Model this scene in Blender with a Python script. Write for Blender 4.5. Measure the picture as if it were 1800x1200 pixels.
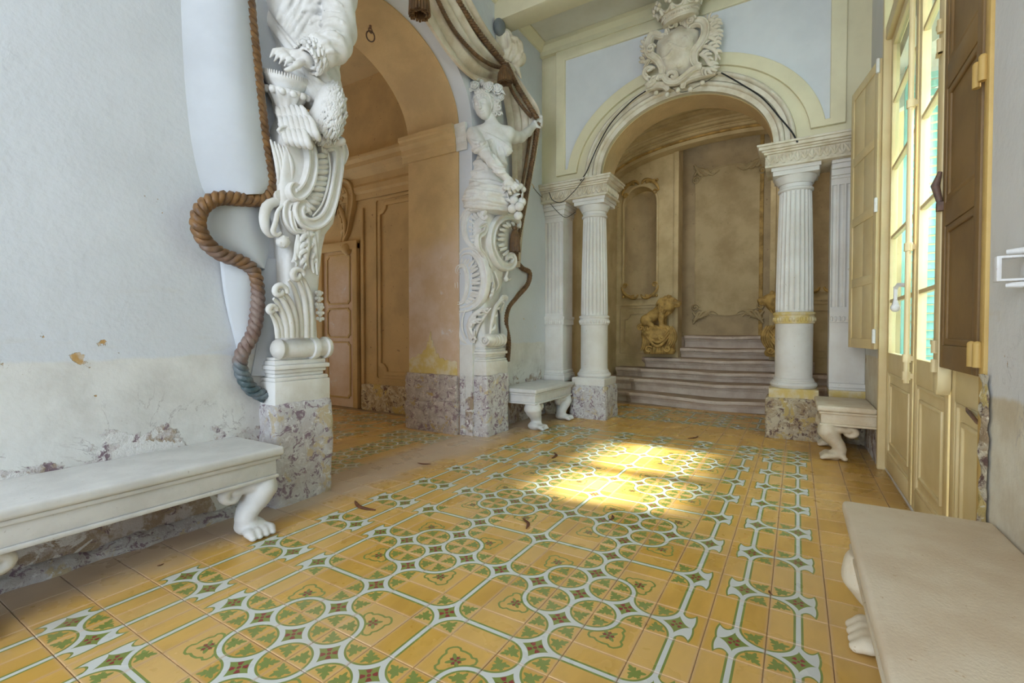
import bpy, bmesh, math, random
import numpy as np
from mathutils import Vector, Matrix, noise as mnoise
random.seed(7); RNG = np.random.default_rng(7)
for o in list(bpy.data.objects): bpy.data.objects.remove(o)
SC = bpy.context.scene; COL = SC.collection
PI = math.pi; R = math.radians
# ------------------------------------------------------------------ camera, world, sun, exposure
FPX = 826.93; PITCH = 0.0209802; YAW = 0.544768; CAMH = 1.12099
cd = bpy.data.cameras.new('camera'); cam = bpy.data.objects.new('camera', cd); COL.objects.link(cam)
cam.location = (0, 0, CAMH); cam.rotation_euler = (PI/2-PITCH, 0, YAW)
cd.sensor_width = 36; cd.lens = 36*FPX/1800; cd.clip_start = 0.05; SC.camera = cam
w = bpy.data.worlds.new('sky'); SC.world = w; w.use_nodes = True
bgn = w.node_tree.nodes['Background']; bgn.inputs[0].default_value = (.72, .86, 1.0, 1); bgn.inputs[1].default_value = 4.5
sd = bpy.data.lights.new('sun', 'SUN'); so = bpy.data.objects.new('sun', sd); COL.objects.link(so)
sd.energy = 11; sd.angle = R(5); sd.color = (1, .93, .80)
so.location = (8, 4, 9); so.rotation_euler = Vector((-1.74, -.12, -2.0)).to_track_quat('-Z', 'Y').to_euler()
def area(name, loc, target, sx, sy, power, color):
    l = bpy.data.lights.new(name, 'AREA'); l.shape = 'RECTANGLE'; l.size = sx; l.size_y = sy; l.energy = power; l.color = color
    o = bpy.data.objects.new(name, l); COL.objects.link(o); o.location = loc
    o.rotation_euler = (Vector(target)-Vector(loc)).to_track_quat('-Z', 'Y').to_euler(); return o
# sky sampling portals: the side door and an unseen opening behind the camera
def portal(name, loc, target, sx, sy):
    o = area(name, loc, target, sx, sy, 1, (1, 1, 1))
    try: o.data.cycles.is_portal = True
    except Exception: o.data.energy = 0
portal('door_portal', (1.08, 3.6, 2.7), (-3, 3.6, 2.7), 2.5, 3.5)
portal('entrance_portal', (-1.2, -3.45, 1.4), (-1.2, 4, 1.4), 1.8, 2.8)
# added fill lamps out of view, brightening the hall, side room and stair
area('entrance_fill', (-1.2, -3.2, 3.9), (-1.4, 4, 2.0), 2.4, 1.0, 40, (.93, .96, 1))
area('side_room_fill', (-6.4, -.5, 2.6), (-4.8, 4.7, 1.9), 1.6, 2.0, 10, (1, .95, .85))
area('stair_fill', (-.8, 6.6, 3.72), (-1.2, 8.7, 1.4), 1.4, .6, 5, (1, .95, .86))
vs = SC.view_settings
try: vs.view_transform = 'Standard'; vs.look = 'None'
except Exception: pass
vs.exposure = 1.05; vs.gamma = 1.0; vs.use_curve_mapping = False
# ------------------------------------------------------------------ pixel helpers (plane-anchored tracing of real surfaces)
_c, _s, _cp, _sp = math.cos(YAW), math.sin(YAW), math.cos(PITCH), math.sin(PITCH)
FW = np.array([-_s*_cp, _c*_cp, -_sp]); RT = np.array([_c, _s, 0.]); UP = np.cross(RT, FW); CP = np.array([0, 0, CAMH])
def ray(x, y): return FW+RT*(x-900)/FPX-UP*(y-600)/FPX
def OX(px, py, X): d = ray(px, py); return Vector(CP+d*(X/d[0]))
def OY(px, py, Y): d = ray(px, py); return Vector(CP+d*(Y/d[1]))
def OZ(px, py, Z): d = ray(px, py); return Vector(CP+d*((Z-CAMH)/d[2]))
def pj(v):
    v = np.array(v)-CP; d = v@FW; return 900+FPX*(v@RT)/d, 600-FPX*(v@UP)/d, d
# ------------------------------------------------------------------ tags
def tag(o, label=None, cat=None, group=None, kind=None):
    if label: o['label'] = label
    if cat: o['category'] = cat
    if group: o['group'] = group
    if kind: o['kind'] = kind
    return o
def empty(name, loc=(0, 0, 0)):
    o = bpy.data.objects.new(name, None); o.empty_display_size = .1; o.location = loc; COL.objects.link(o); return o
def link(name, me, parent=None, loc=None):
    o = bpy.data.objects.new(name, me); COL.objects.link(o)
    if loc is not None: o.location = loc
    if parent is not None:
        o.parent = parent
        if loc is None:
            p = parent; off = Vector((0, 0, 0))
            while p is not None: off += p.location; p = p.parent
            o.location = -off
    return o
# ------------------------------------------------------------------ mesh builder
class MB:
    def __init__(s): s.v = []; s.f = []; s.m = []; s.mi = 0
    def add(s, vs, fs):
        b = len(s.v); s.v += [tuple(q) for q in vs]; s.f += [tuple(i+b for i in f) for f in fs]; s.m += [s.mi]*len(fs); return s
    def box(s, x0, x1, y0, y1, z0, z1):
        return s.add([(x0,y0,z0),(x1,y0,z0),(x1,y1,z0),(x0,y1,z0),(x0,y0,z1),(x1,y0,z1),(x1,y1,z1),(x0,y1,z1)],
                     [(0,3,2,1),(4,5,6,7),(0,1,5,4),(1,2,6,5),(2,3,7,6),(3,0,4,7)])
    def prism(s, poly, axis, a0, a1):
        n = len(poly)
        def P(q, a): return (a, q[0], q[1]) if axis == 'x' else ((q[0], a, q[1]) if axis == 'y' else (q[0], q[1], a))
        vs = [P(q, a0) for q in poly]+[P(q, a1) for q in poly]
        fs = [tuple(range(n))[::-1], tuple(range(n, 2*n))]+[(i, (i+1) % n, n+(i+1) % n, n+i) for i in range(n)]
        return s.add(vs, fs)
    def ring(s, outer, inner, axis, a0, a1):      # same point count, a frame with a hole (open strip if closed is False)
        n = len(outer)
        def P(q, a): return (a, q[0], q[1]) if axis == 'x' else ((q[0], a, q[1]) if axis == 'y' else (q[0], q[1], a))
        vs = [P(q, a0) for q in outer]+[P(q, a0) for q in inner]+[P(q, a1) for q in outer]+[P(q, a1) for q in inner]
        fs = []
        for i in range(n):
            j = (i+1) % n
            fs += [(i, j, n+j, n+i), (2*n+i, 3*n+i, 3*n+j, 2*n+j), (i, 2*n+i, 2*n+j, j), (n+i, n+j, 3*n+j, 3*n+i)]
        return s.add(vs, fs)
    def strip(s, A, B, axis, a0, a1):             # open band between two polylines, with thickness
        n = len(A)
        def P(q, a): return (a, q[0], q[1]) if axis == 'x' else ((q[0], a, q[1]) if axis == 'y' else (q[0], q[1], a))
        vs = [P(q, a0) for q in A]+[P(q, a0) for q in B]+[P(q, a1) for q in A]+[P(q, a1) for q in B]
        fs = [(0, 2*n, 3*n, n), (n-1, 2*n-1, 4*n-1, 3*n-1)]
        for i in range(n-1):
            j = i+1
            fs += [(i, n+i, n+j, j), (2*n+i, 2*n+j, 3*n+j, 3*n+i), (i, j, 2*n+j, 2*n+i), (n+i, 3*n+i, 3*n+j, n+j)]
        return s.add(vs, fs)
    def lathe(s, prof, c=(0, 0, 0), n=32, a0=0, a1=2*PI, sx=1, sy=1):
        full = abs(a1-a0-2*PI) < 1e-6; m = n if full else n+1; k = len(prof); vs = []; fs = []
        for i in range(m):
            a = a0+(a1-a0)*i/n
            for r, z in prof: vs.append((c[0]+r*sx*math.cos(a), c[1]+r*sy*math.sin(a), c[2]+z))
        for i in range(n):
            for j in range(k-1): fs.append((i*k+j, ((i+1) % m)*k+j, ((i+1) % m)*k+j+1, i*k+j+1))
        if full:
            if prof[0][0] > 1e-6: fs.append(tuple(i*k for i in range(m))[::-1])
            if prof[-1][0] > 1e-6: fs.append(tuple(i*k+k-1 for i in range(m)))
        return s.add(vs, fs)
    def sweep(s, path, prof, up=(0, 0, 1), closed=False, caps=True):
        # profile (u,v): u along side = tangent x up, v along up ; mitred
        P = [Vector(p) for p in path]; n = len(P); up = Vector(up); vs = []; k = len(prof)
        def seg(a, b): return (P[b]-P[a]).normalized()
        for i in range(n):
            if closed: t0 = seg((i-1) % n, i); t1 = seg(i, (i+1) % n)
            else: t0 = seg(max(i-1, 0), max(i, 1)) if i > 0 else seg(0, 1); t1 = seg(i, i+1) if i < n-1 else t0
            s0 = t0.cross(up).normalized(); s1 = t1.cross(up).normalized(); b = s0+s1
            if b.length < 1e-6: b = s0
            b.normalize(); sc = 1/max(.3, b.dot(s0))
            for u, v in prof: vs.append(P[i]+b*(u*sc)+up*v)
        fs = []
        for i in range(n if closed else n-1):
            a = i*k; b = ((i+1) % n)*k
            for j in range(k): fs.append((a+j, a+(j+1) % k, b+(j+1) % k, b+j))
        if caps and not closed: fs += [tuple(range(k))[::-1], tuple(range((n-1)*k, n*k))]
        return s.add(vs, fs)
    def tube(s, pts, rad, n=8, flat=1.0, nrm=None, caps=True, closed=False, twist=None, lobes=0, amp=0., sect=None):
        # swept round section; flat squashes the section along nrm; lobes/twist give rope strands
        P = [Vector(p) for p in pts]; m = len(P); vs = []
        if not hasattr(rad, '__len__'): rad = [rad]*m
        if sect is not None: n = len(sect)
        ref = Vector(nrm) if nrm is not None else None; prevU = None
        for i in range(m):
            if closed: t = (P[(i+1) % m]-P[(i-1) % m])
            else: t = (P[min(i+1, m-1)]-P[max(i-1, 0)])
            t = t.normalized() if t.length > 1e-9 else Vector((0, 0, 1))
            if ref is not None: N = (ref-t*ref.dot(t))
            elif prevU is not None: N = prevU-t*prevU.dot(t)
            else: N = t.orthogonal()
            if N.length < 1e-5: N = t.orthogonal()
            N.normalize(); prevU = N; B = t.cross(N)
            tw = twist[i] if twist is not None else 0
            if sect is not None:
                vs += [P[i]+B*(rad[i]*u)+N*(rad[i]*v_) for u, v_ in sect]; continue
            for k in range(n):
                a = 2*PI*k/n; r = rad[i]
                if lobes: r *= 1+amp*(abs(math.cos(lobes*.5*(a+tw)))-.6)
                vs.append(P[i]+B*(r*math.cos(a))+N*(r*flat*math.sin(a)))
        fs = []
        for i in range(m if closed else m-1):
            a = i*n; b = ((i+1) % m)*n
            for k in range(n): fs.append((a+k, a+(k+1) % n, b+(k+1) % n, b+k))
        if caps and not closed: fs += [tuple(range(n))[::-1], tuple(range((m-1)*n, m*n))]
        return s.add(vs, fs)
    def ball(s, c, r, nu=12, nv=8, sc=(1, 1, 1)):
        vs = [(c[0], c[1], c[2]-r*sc[2])]; fs = []
        for j in range(1, nv):
            p = -PI/2+PI*j/nv
            for i in range(nu):
                a = 2*PI*i/nu; vs.append((c[0]+r*sc[0]*math.cos(p)*math.cos(a), c[1]+r*sc[1]*math.cos(p)*math.sin(a), c[2]+r*sc[2]*math.sin(p)))
        vs.append((c[0], c[1], c[2]+r*sc[2])); e = len(vs)-1
        for i in range(nu): fs.append((0, 1+(i+1) % nu, 1+i)); fs.append((e, e-nu+i, e-nu+(i+1) % nu))
        for j in range(nv-2):
            for i in range(nu): a = 1+j*nu; fs.append((a+i, a+(i+1) % nu, a+nu+(i+1) % nu, a+nu+i))
        return s.add(vs, fs)
    def grid(s, fn, nu, nv):
        vs = [fn(i/nu, j/nv) for j in range(nv+1) for i in range(nu+1)]
        return s.add(vs, [(j*(nu+1)+i, j*(nu+1)+i+1, (j+1)*(nu+1)+i+1, (j+1)*(nu+1)+i) for j in range(nv) for i in range(nu)])
    def xf(s, M):
        s.v = [tuple(M @ Vector(q)) for q in s.v]; return s
    def mesh(s, name, mats, smooth=35, bevel=0, bseg=2, recalc=True):
        me = bpy.data.meshes.new(name); me.from_pydata(s.v, [], s.f)
        if not isinstance(mats, (list, tuple)): mats = [mats]
        for m in mats: me.materials.append(m)
        me.polygons.foreach_set('material_index', s.m); me.update()
        if recalc or bevel:
            bm = bmesh.new(); bm.from_mesh(me)
            if recalc: bmesh.ops.recalc_face_normals(bm, faces=bm.faces)
            if bevel:
                ed = [e for e in bm.edges if len(e.link_faces) == 2 and e.calc_face_angle(0) > R(40)]
                bmesh.ops.bevel(bm, geom=ed, offset=bevel, segments=bseg, affect='EDGES', profile=.5, clamp_overlap=True)
            bm.to_mesh(me); bm.free()
        if smooth:
            me.polygons.foreach_set('use_smooth', [True]*len(me.polygons)); me.set_sharp_from_angle(angle=R(smooth))
        return me
    def build(s, name, mats, parent=None, **k):
        loc = k.pop('loc', None); return link(name, s.mesh(name, mats, **k), parent, loc)
def struct(name, mb, mat, parent=None, **k):
    o = mb.build(name, mat, parent, **k)
    if parent is None: o['kind'] = 'structure'
    return o
def ellarc(cx, cz, a, b, t0, t1, n): return [(cx+a*math.cos(t0+(t1-t0)*i/n), cz+b*math.sin(t0+(t1-t0)*i/n)) for i in range(n+1)]
def catmull(pts, sub=6):
    P = [np.array(p, float) for p in pts]; out = []
    for i in range(len(P)-1):
        p0 = P[max(i-1, 0)]; p1 = P[i]; p2 = P[i+1]; p3 = P[min(i+2, len(P)-1)]
        for k in range(sub):
            t = k/sub; out.append(.5*((2*p1)+(-p0+p2)*t+(2*p0-5*p1+4*p2-p3)*t*t+(-p0+3*p1-3*p2+p3)*t**3))
    out.append(P[-1]); return out
# ------------------------------------------------------------------ implicit sculpting (smooth unions on a voxel grid + surface nets)
class Sculpt:
    def __init__(s, lo, hi, h):
        s.lo = np.array(lo, float); s.h = h; s.n = np.ceil((np.array(hi)-s.lo)/h).astype(int)+1
        s.D = np.full(s.n, .5, np.float32); s.ax = [s.lo[i]+h*np.arange(s.n[i]) for i in range(3)]
    def _sub(s, lo, hi):
        a = np.maximum(np.floor((np.array(lo)-s.lo)/s.h).astype(int), 0); b = np.minimum(np.ceil((np.array(hi)-s.lo)/s.h).astype(int)+1, s.n)
        if (b <= a).any(): return None, None
        sl = tuple(slice(a[i], b[i]) for i in range(3)); g = np.meshgrid(*[s.ax[i][sl[i]] for i in range(3)], indexing='ij', sparse=True); return sl, g
    def _mix(s, sl, d, k, cut=False):
        D = s.D[sl]
        if cut:
            d = -d
            if k > 0: h = np.clip(.5-.5*(D-d)/k, 0, 1); s.D[sl] = D*(1-h)+d*h+k*h*(1-h)
            else: s.D[sl] = np.maximum(D, d)
        elif k > 0: h = np.clip(.5+.5*(D-d)/k, 0, 1); s.D[sl] = D*(1-h)+d*h-k*h*(1-h)
        else: s.D[sl] = np.minimum(D, d)
    def cap(s, a, b, ra, rb=None, k=.01, cut=False):
        rb = ra if rb is None else rb; a = np.array(a, float); b = np.array(b, float); m = max(ra, rb)+k*2+2*s.h+.01
        sl, g = s._sub(np.minimum(a, b)-m, np.maximum(a, b)+m)
        if sl is None: return s
        ab = b-a; L = max(ab@ab, 1e-12); p = [g[i]-a[i] for i in range(3)]
        t = np.clip((p[0]*ab[0]+p[1]*ab[1]+p[2]*ab[2])/L, 0, 1)
        d = np.sqrt((p[0]-t*ab[0])**2+(p[1]-t*ab[1])**2+(p[2]-t*ab[2])**2)-(ra+(rb-ra)*t); s._mix(sl, d, k, cut); return s
    def poly(s, pts, rad, k=.01, cut=False):
        if not hasattr(rad, '__len__'): rad = [rad]*len(pts)
        for i in range(len(pts)-1): s.cap(pts[i], pts[i+1], rad[i], rad[i+1], k, cut)
        return s
    def ell(s, c, r, k=.01, rot=None, cut=False):
        c = np.array(c, float); r = np.array(r, float) if hasattr(r, '__len__') else np.array([r]*3, float); m = r.max()+k*2+2*s.h+.01
        sl, g = s._sub(c-m, c+m)
        if sl is None: return s
        p = [g[i]-c[i] for i in range(3)]
        if rot is not None:
            M = np.array(rot.to_matrix() if hasattr(rot, 'to_matrix') else rot).T; p = [M[i, 0]*p[0]+M[i, 1]*p[1]+M[i, 2]*p[2] for i in range(3)]
        q = np.sqrt((p[0]/r[0])**2+(p[1]/r[1])**2+(p[2]/r[2])**2); q2 = np.sqrt((p[0]/r[0]**2)**2+(p[1]/r[1]**2)**2+(p[2]/r[2]**2)**2)+1e-9
        s._mix(sl, q*(q-1)/q2, k, cut); return s
    def box(s, lo, hi, rnd=.01, k=.01, cut=False):
        lo = np.array(lo, float); hi = np.array(hi, float); sl, g = s._sub(lo-k*2-.03, hi+k*2+.03)
        if sl is None: return s
        c = (lo+hi)/2; e = (hi-lo)/2-rnd; q = [np.abs(g[i]-c[i])-e[i] for i in range(3)]
        d = np.sqrt(np.maximum(q[0], 0)**2+np.maximum(q[1], 0)**2+np.maximum(q[2], 0)**2)+np.minimum(np.maximum(np.maximum(q[0], q[1]), q[2]), 0)-rnd
        s._mix(sl, d, k, cut); return s
    def warp(s, fn, lo=None, hi=None):
        sl, g = s._sub(s.lo if lo is None else lo, s.ax_hi() if hi is None else hi); s.D[sl] = s.D[sl]+fn(*g); return s
    def hit(s, px, py, d0, d1):
        # depth along the eye ray of a traced point at which the sculpted surface starts
        r = ray(px, py)
        for d in np.arange(d0, d1, s.h*.5):
            q = np.round((CP+r*d-s.lo)/s.h).astype(int)
            if (q >= 0).all() and (q < s.n).all() and s.D[tuple(q)] < 0: return d
        return None
    def fold(s, pts, r, d0, d1, sink=.3, k=.012, sub=5, cut=False):
        C = catmull(pts, sub); L = []; W = []
        for i, p in enumerate(C):
            d = s.hit(p[0], p[1], d0, d1)
            if d is not None: L.append(CP+ray(p[0], p[1])*(d+r*sink)); W.append(r*(.55+.55*math.sin(PI*i/(len(C)-1))))
        if len(L) > 1: s.poly(L, W, k, cut)
        return s
    def ax_hi(s): return [a[-1] for a in s.ax]
    def mesh(s, name, mat):
        D = s.D; D[0] = D[-1] = .1; D[:, 0] = D[:, -1] = .1; D[:, :, 0] = D[:, :, -1] = .1; S = D < 0; n = s.n
        cnt = np.zeros(n-1, np.int8)
        offs = [(i, j, k) for i in (0, 1) for j in (0, 1) for k in (0, 1)]
        for o in offs: cnt += S[o[0]:n[0]-1+o[0], o[1]:n[1]-1+o[1], o[2]:n[2]-1+o[2]]
        act = (cnt > 0) & (cnt < 8); C = np.argwhere(act); idx = np.full(n-1, -1, np.int64); idx[act] = np.arange(len(C))
        pos = np.zeros((len(C), 3)); num = np.zeros(len(C)); cv = {o: D[C[:, 0]+o[0], C[:, 1]+o[1], C[:, 2]+o[2]].astype(float) for o in offs}
        for a in offs:
            for ax in range(3):
                if a[ax] == 0:
                    b = list(a); b[ax] = 1; b = tuple(b); da, db = cv[a], cv[b]; cr = (da < 0) != (db < 0)
                    t = np.where(cr, da/np.where(cr, da-db, 1), 0); q = np.array(a, float)[None, :].repeat(len(C), 0); q[:, ax] = t
                    pos += q*cr[:, None]; num += cr
        V = s.lo+(C+pos/num[:, None])*s.h; F = []
        for ax in range(3):
            u, v = (ax+1) % 3, (ax+2) % 3; A = [slice(None)]*3; B = [slice(None)]*3; A[ax] = slice(0, -1); B[ax] = slice(1, None)
            ch = S[tuple(A)] != S[tuple(B)]; E = np.argwhere(ch); E = E[(E[:, u] > 0) & (E[:, v] > 0) & (E[:, u] < n[u]-1) & (E[:, v] < n[v]-1)]
            ins = S[E[:, 0], E[:, 1], E[:, 2]]
            def at(du, dv): q = E.copy(); q[:, u] += du; q[:, v] += dv; return idx[q[:, 0], q[:, 1], q[:, 2]]
            f = np.stack([at(-1, -1), at(0, -1), at(0, 0), at(-1, 0)], 1); f[~ins] = f[~ins][:, ::-1]; F.append(f)
        F = np.concatenate(F); F = F[(F >= 0).all(1)]
        me = bpy.data.meshes.new(name); me.vertices.add(len(V)); me.vertices.foreach_set('co', V.astype(np.float32).ravel())
        me.loops.add(F.size); me.loops.foreach_set('vertex_index', F.astype(np.int32).ravel())
        me.polygons.add(len(F)); me.polygons.foreach_set('loop_start', np.arange(0, F.size, 4, dtype=np.int32))
        me.update(calc_edges=True); me.polygons.foreach_set('use_smooth', [True]*len(F)); me.materials.append(mat); me.validate(); return me
    def build(s, name, mat, parent=None): return link(name, s.mesh(name, mat), parent)
# ------------------------------------------------------------------ node helpers
class X:
    nt = None
    def __init__(s, k): s.k = k
    @staticmethod
    def m(op, *a, clamp=False):
        n = X.nt.nodes.new('ShaderNodeMath'); n.operation = op; n.use_clamp = clamp
        for i, q in enumerate(a):
            if isinstance(q, X): X.nt.links.new(q.k, n.inputs[i])
            else: n.inputs[i].default_value = float(q)
        return X(n.outputs[0])
    def __add__(s, o): return X.m('ADD', s, o)
    __radd__ = __add__
    def __sub__(s, o): return X.m('SUBTRACT', s, o)
    def __rsub__(s, o): return X.m('SUBTRACT', o, s)
    def __mul__(s, o): return X.m('MULTIPLY', s, o)
    __rmul__ = __mul__
    def __truediv__(s, o): return X.m('DIVIDE', s, o)
    def __lt__(s, o): return X.m('LESS_THAN', s, o)
    def __gt__(s, o): return X.m('GREATER_THAN', s, o)
    def abs(s): return X.m('ABSOLUTE', s)
    def max(s, o): return X.m('MAXIMUM', s, o)
    def min(s, o): return X.m('MINIMUM', s, o)
    def ss(s, a, b):
        n = X.nt.nodes.new('ShaderNodeMapRange'); n.interpolation_type = 'SMOOTHSTEP'; X.nt.links.new(s.k, n.inputs[0]); n.inputs[1].default_value = a; n.inputs[2].default_value = b; return X(n.outputs[0])
def hyp(a, b): return X.m('SQRT', a*a+b*b)
def mixc(f, a, b):
    n = X.nt.nodes.new('ShaderNodeMix'); n.data_type = 'RGBA'
    for s, q in ((n.inputs[0], f), (n.inputs[6], a), (n.inputs[7], b)):
        if isinstance(q, X): X.nt.links.new(q.k, s)
        elif hasattr(q, '__len__'): s.default_value = (q[0], q[1], q[2], 1)
        else: s.default_value = q
    return X(n.outputs[2])
def nz(scale, detail=4, rough=.55, vec=None, dist=0., stretch=None):
    n = X.nt.nodes.new('ShaderNodeTexNoise'); n.inputs['Scale'].default_value = scale; n.inputs['Detail'].default_value = detail
    n.inputs['Roughness'].default_value = rough; n.inputs['Distortion'].default_value = dist
    v = vec if vec is not None else POS()
    if stretch:
        mp = X.nt.nodes.new('ShaderNodeMapping'); mp.inputs['Scale'].default_value = stretch; X.nt.links.new(v.k, mp.inputs[0]); v = X(mp.outputs[0])
    X.nt.links.new(v.k, n.inputs['Vector']); return X(n.outputs[0])
def vor(scale, feat='F1', vec=None, out=0):
    n = X.nt.nodes.new('ShaderNodeTexVoronoi'); n.feature = feat; n.inputs['Scale'].default_value = scale; X.nt.links.new((vec or POS()).k, n.inputs['Vector']); return X(n.outputs[out])
def POS():
    g = X.nt.nodes.get('geo') or X.nt.nodes.new('ShaderNodeNewGeometry'); g.name = 'geo'; return X(g.outputs['Position'])
def XYZ(v):
    n = X.nt.nodes.new('ShaderNodeSeparateXYZ'); X.nt.links.new(v.k, n.inputs[0]); return X(n.outputs[0]), X(n.outputs[1]), X(n.outputs[2])
def newmat(name, rough=.7, spec=.3, metal=0):
    m = bpy.data.materials.new(name); m.use_nodes = True; X.nt = m.node_tree; b = m.node_tree.nodes['Principled BSDF']
    b.inputs['Roughness'].default_value = rough; b.inputs['Specular IOR Level'].default_value = spec; b.inputs['Metallic'].default_value = metal
    return m, b
def setc(b, c):
    if isinstance(c, X): X.nt.links.new(c.k, b.inputs['Base Color'])
    else: b.inputs['Base Color'].default_value = (*c, 1)
def bump(b, h, strength=.3, dist=.01):
    n = X.nt.nodes.new('ShaderNodeBump'); n.inputs['Strength'].default_value = strength; n.inputs['Distance'].default_value = dist
    X.nt.links.new(h.k, n.inputs['Height']); X.nt.links.new(n.outputs[0], b.inputs['Normal'])
def plain(name, c, c2=None, scale=3., rough=.7, bs=.25, bd=.008, bscale=40., spec=.25, speck=None):
    m, b = newmat(name, rough, spec); c2 = c2 or tuple(q*.86 for q in c)
    col = mixc(nz(scale, 5, .6).ss(.35, .68), c, c2)
    if speck: col = mixc(nz(scale*9, 3, .7).ss(.66, .72), col, speck)
    setc(b, col)
    if bs: bump(b, nz(bscale, 4, .6), bs, bd)
    return m
def wallmat(name, top, low, stain, zline=.98, damage=.52, bare1=(.42, .33, .24), bare2=(.66, .62, .62), purple=(.24, .17, .2)):
    # painted plaster: upper coat, a paler lower coat below a ragged line, flaking patches, bare rotten masonry near the floor
    m, b = newmat(name, .75, .2); x, y, z = XYZ(POS())
    big = nz(.9, 5, .6); col = mixc(big.ss(.35, .7), top, tuple(q*.90 for q in top))
    wob = (nz(4., 4)-.5)*.06
    lowm = (z+wob).ss(zline+.012, zline-.012); lc = mixc(nz(2.2, 5, .65).ss(.38, .68), low, stain)
    col = mixc(lowm*.85, col, lc)
    streak = nz(2.2, 4, .6, stretch=(1, 1, 4)).ss(.60, .75)*(z.ss(1.9, 1.0)); col = mixc(streak*.35, col, stain)
    n1 = nz(5.5, 6, .62); band = 1-((z-zline).abs()*5.).min(1.)
    fl = ((n1+band*.045)-.70).ss(0, .012); col = mixc(fl, col, mixc(nz(20.).ss(.4, .6), (.50, .31, .12), (.60, .52, .42)))
    crack = ((nz(2.6, 8, .62, dist=1.2)-.5).abs() < .006)*nz(2.3, 2).ss(.52, .62)*z.ss(1.5, .5); col = mixc(crack*.55, col, (.35, .32, .32))
    dn = nz(3.4, 7, .66, dist=.6); bare = ((damage-z)*1.6+(dn-.5)*1.5).ss(-.02, .05)
    bc = mixc(nz(7., 6, .7).ss(.42, .56), bare1, bare2); bc = mixc(nz(11., 6, .7, dist=.5).ss(.55, .60), bc, purple); bc = mixc(nz(5., 5, .6, dist=1.).ss(.53, .56), bc, (.80, .79, .78))
    col = mixc(bare, col, bc); setc(b, col)
    hgt = nz(30., 5, .6)*.15+nz(3., 3)*.5-fl*.25-bare*.5+bare*nz(16., 6, .7)*1.4; bump(b, hgt, .7, .025); return m
def rockmat(name, c1, c2, c3, c4, sc=1.):
    m, b = newmat(name, .85, .15); n1 = nz(9*sc, 7, .68, dist=.7)
    col = mixc(n1.ss(.40, .62), c1, c2); col = mixc(nz(14*sc, 8, .75, dist=.9).ss(.52, .58), col, c3); col = mixc(nz(5*sc, 7, .7, dist=.5).ss(.55, .60), col, c4); col = mixc(nz(26*sc, 6, .7, dist=.5).ss(.57, .62), col, tuple(min(1, q*1.15) for q in c1))
    setc(b, col); bump(b, nz(22*sc, 8, .72, dist=.5), .9, .03); return m
M = {}
M['wall'] = wallmat('white_wall_plaster', (.70, .735, .79), (.76, .755, .73), (.60, .585, .55))
M['wallr'] = wallmat('right_wall_plaster', (.74, .735, .73), (.74, .68, .54), (.56, .46, .30), zline=.9, damage=.30)
M['stucco'] = plain('white_stucco', (.80, .80, .79), (.70, .68, .64), 6, .62, .12, .004, 60, speck=(.66, .60, .50))
M['drape'] = plain('painted_drapery_stucco', (.60, .635, .685), (.54, .57, .615), 2, .6, .10, .004, 50)
M['drapew'] = plain('warm_drapery_stucco', (.78, .70, .58), (.60, .50, .36), 5, .6, .10, .004, 50)
def tanmat():
    m, b = newmat('tan_reveal_plaster', .7, .25); x, y, z = XYZ(POS()); n = nz(2.2, 5, .6)
    c = mixc(n.ss(.35, .68), (.70, .50, .26), (.58, .41, .22)); lo = mixc(nz(2.6, 6, .65).ss(.36, .66), (.68, .54, .45), (.60, .43, .29)); lo = mixc(nz(3.5, 6, .7).ss(.62, .70), lo, (.70, .66, .66))
    c = mixc(((2.35-z)*1.1+(nz(1.7, 4)-.5)*1.2).ss(0, .8), c, lo); setc(b, c); bump(b, nz(30., 5, .6)+nz(5., 4)*1.5, .35, .012); return m
M['tan'] = tanmat()
M['tanlow'] = plain('pinkish_worn_tan_plaster', (.70, .56, .44), (.62, .48, .34), 2.5, .72, .25, .008, 30)
M['ochre'] = plain('ochre_plaster', (.58, .40, .19), (.47, .33, .16), 2., .75, .2, .008, 30, speck=(.30, .2, .1))
M['cream'] = plain('cream_plaster', (.80, .74, .52), (.72, .66, .46), 2., .7, .15, .005, 40)
M['creamw'] = plain('pale_blue_panel_plaster', (.74, .76, .78), (.68, .70, .72), 2., .7, .15, .005, 40)
M['ceil'] = plain('ceiling_plaster', (.74, .72, .64), (.64, .61, .52), 1.4, .75, .15, .006, 30)
M['arms'] = plain('cream_stucco', (.76, .70, .58), (.62, .54, .40), 7, .65, .12, .004, 60)
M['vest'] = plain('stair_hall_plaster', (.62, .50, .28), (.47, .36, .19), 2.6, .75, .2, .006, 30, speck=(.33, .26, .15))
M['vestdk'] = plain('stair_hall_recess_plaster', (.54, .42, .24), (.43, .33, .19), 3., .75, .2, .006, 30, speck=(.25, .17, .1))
M['gilt'] = plain('ochre_gilded_stucco', (.56, .37, .12), (.30, .19, .06), 9, .6, .25, .006, 50)
M['step'] = plain('worn_step_stone', (.70, .60, .50), (.56, .45, .36), 4, .7, .35, .01, 30, speck=(.28, .18, .12))
M['tread'] = plain('dusty_tread', (.44, .34, .25), (.34, .26, .19), 5, .8, .3, .008, 30)
M['col'] = plain('column_whitewash', (.78, .765, .74), (.70, .67, .63), 3., .65, .15, .004, 50, speck=(.60, .55, .46))
M['bench'] = plain('whitewashed_bench_stone', (.74, .74, .74), (.64, .64, .64), 6, .5, .2, .004, 70, spec=.4, speck=(.52, .5, .47))
M['benchw'] = plain('cream_bench_stone', (.76, .67, .52), (.66, .54, .38), 7, .55, .25, .004, 80, spec=.35, speck=(.50, .36, .2))
M['benchtop'] = plain('pitted_bench_top', (.74, .63, .48), (.66, .53, .38), 5, .6, .35, .004, 140, spec=.3, speck=(.58, .42, .26))
M['rock'] = rockmat('rotten_white_masonry', (.78, .77, .78), (.66, .62, .62), (.33, .24, .30), (.70, .60, .42))
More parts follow.
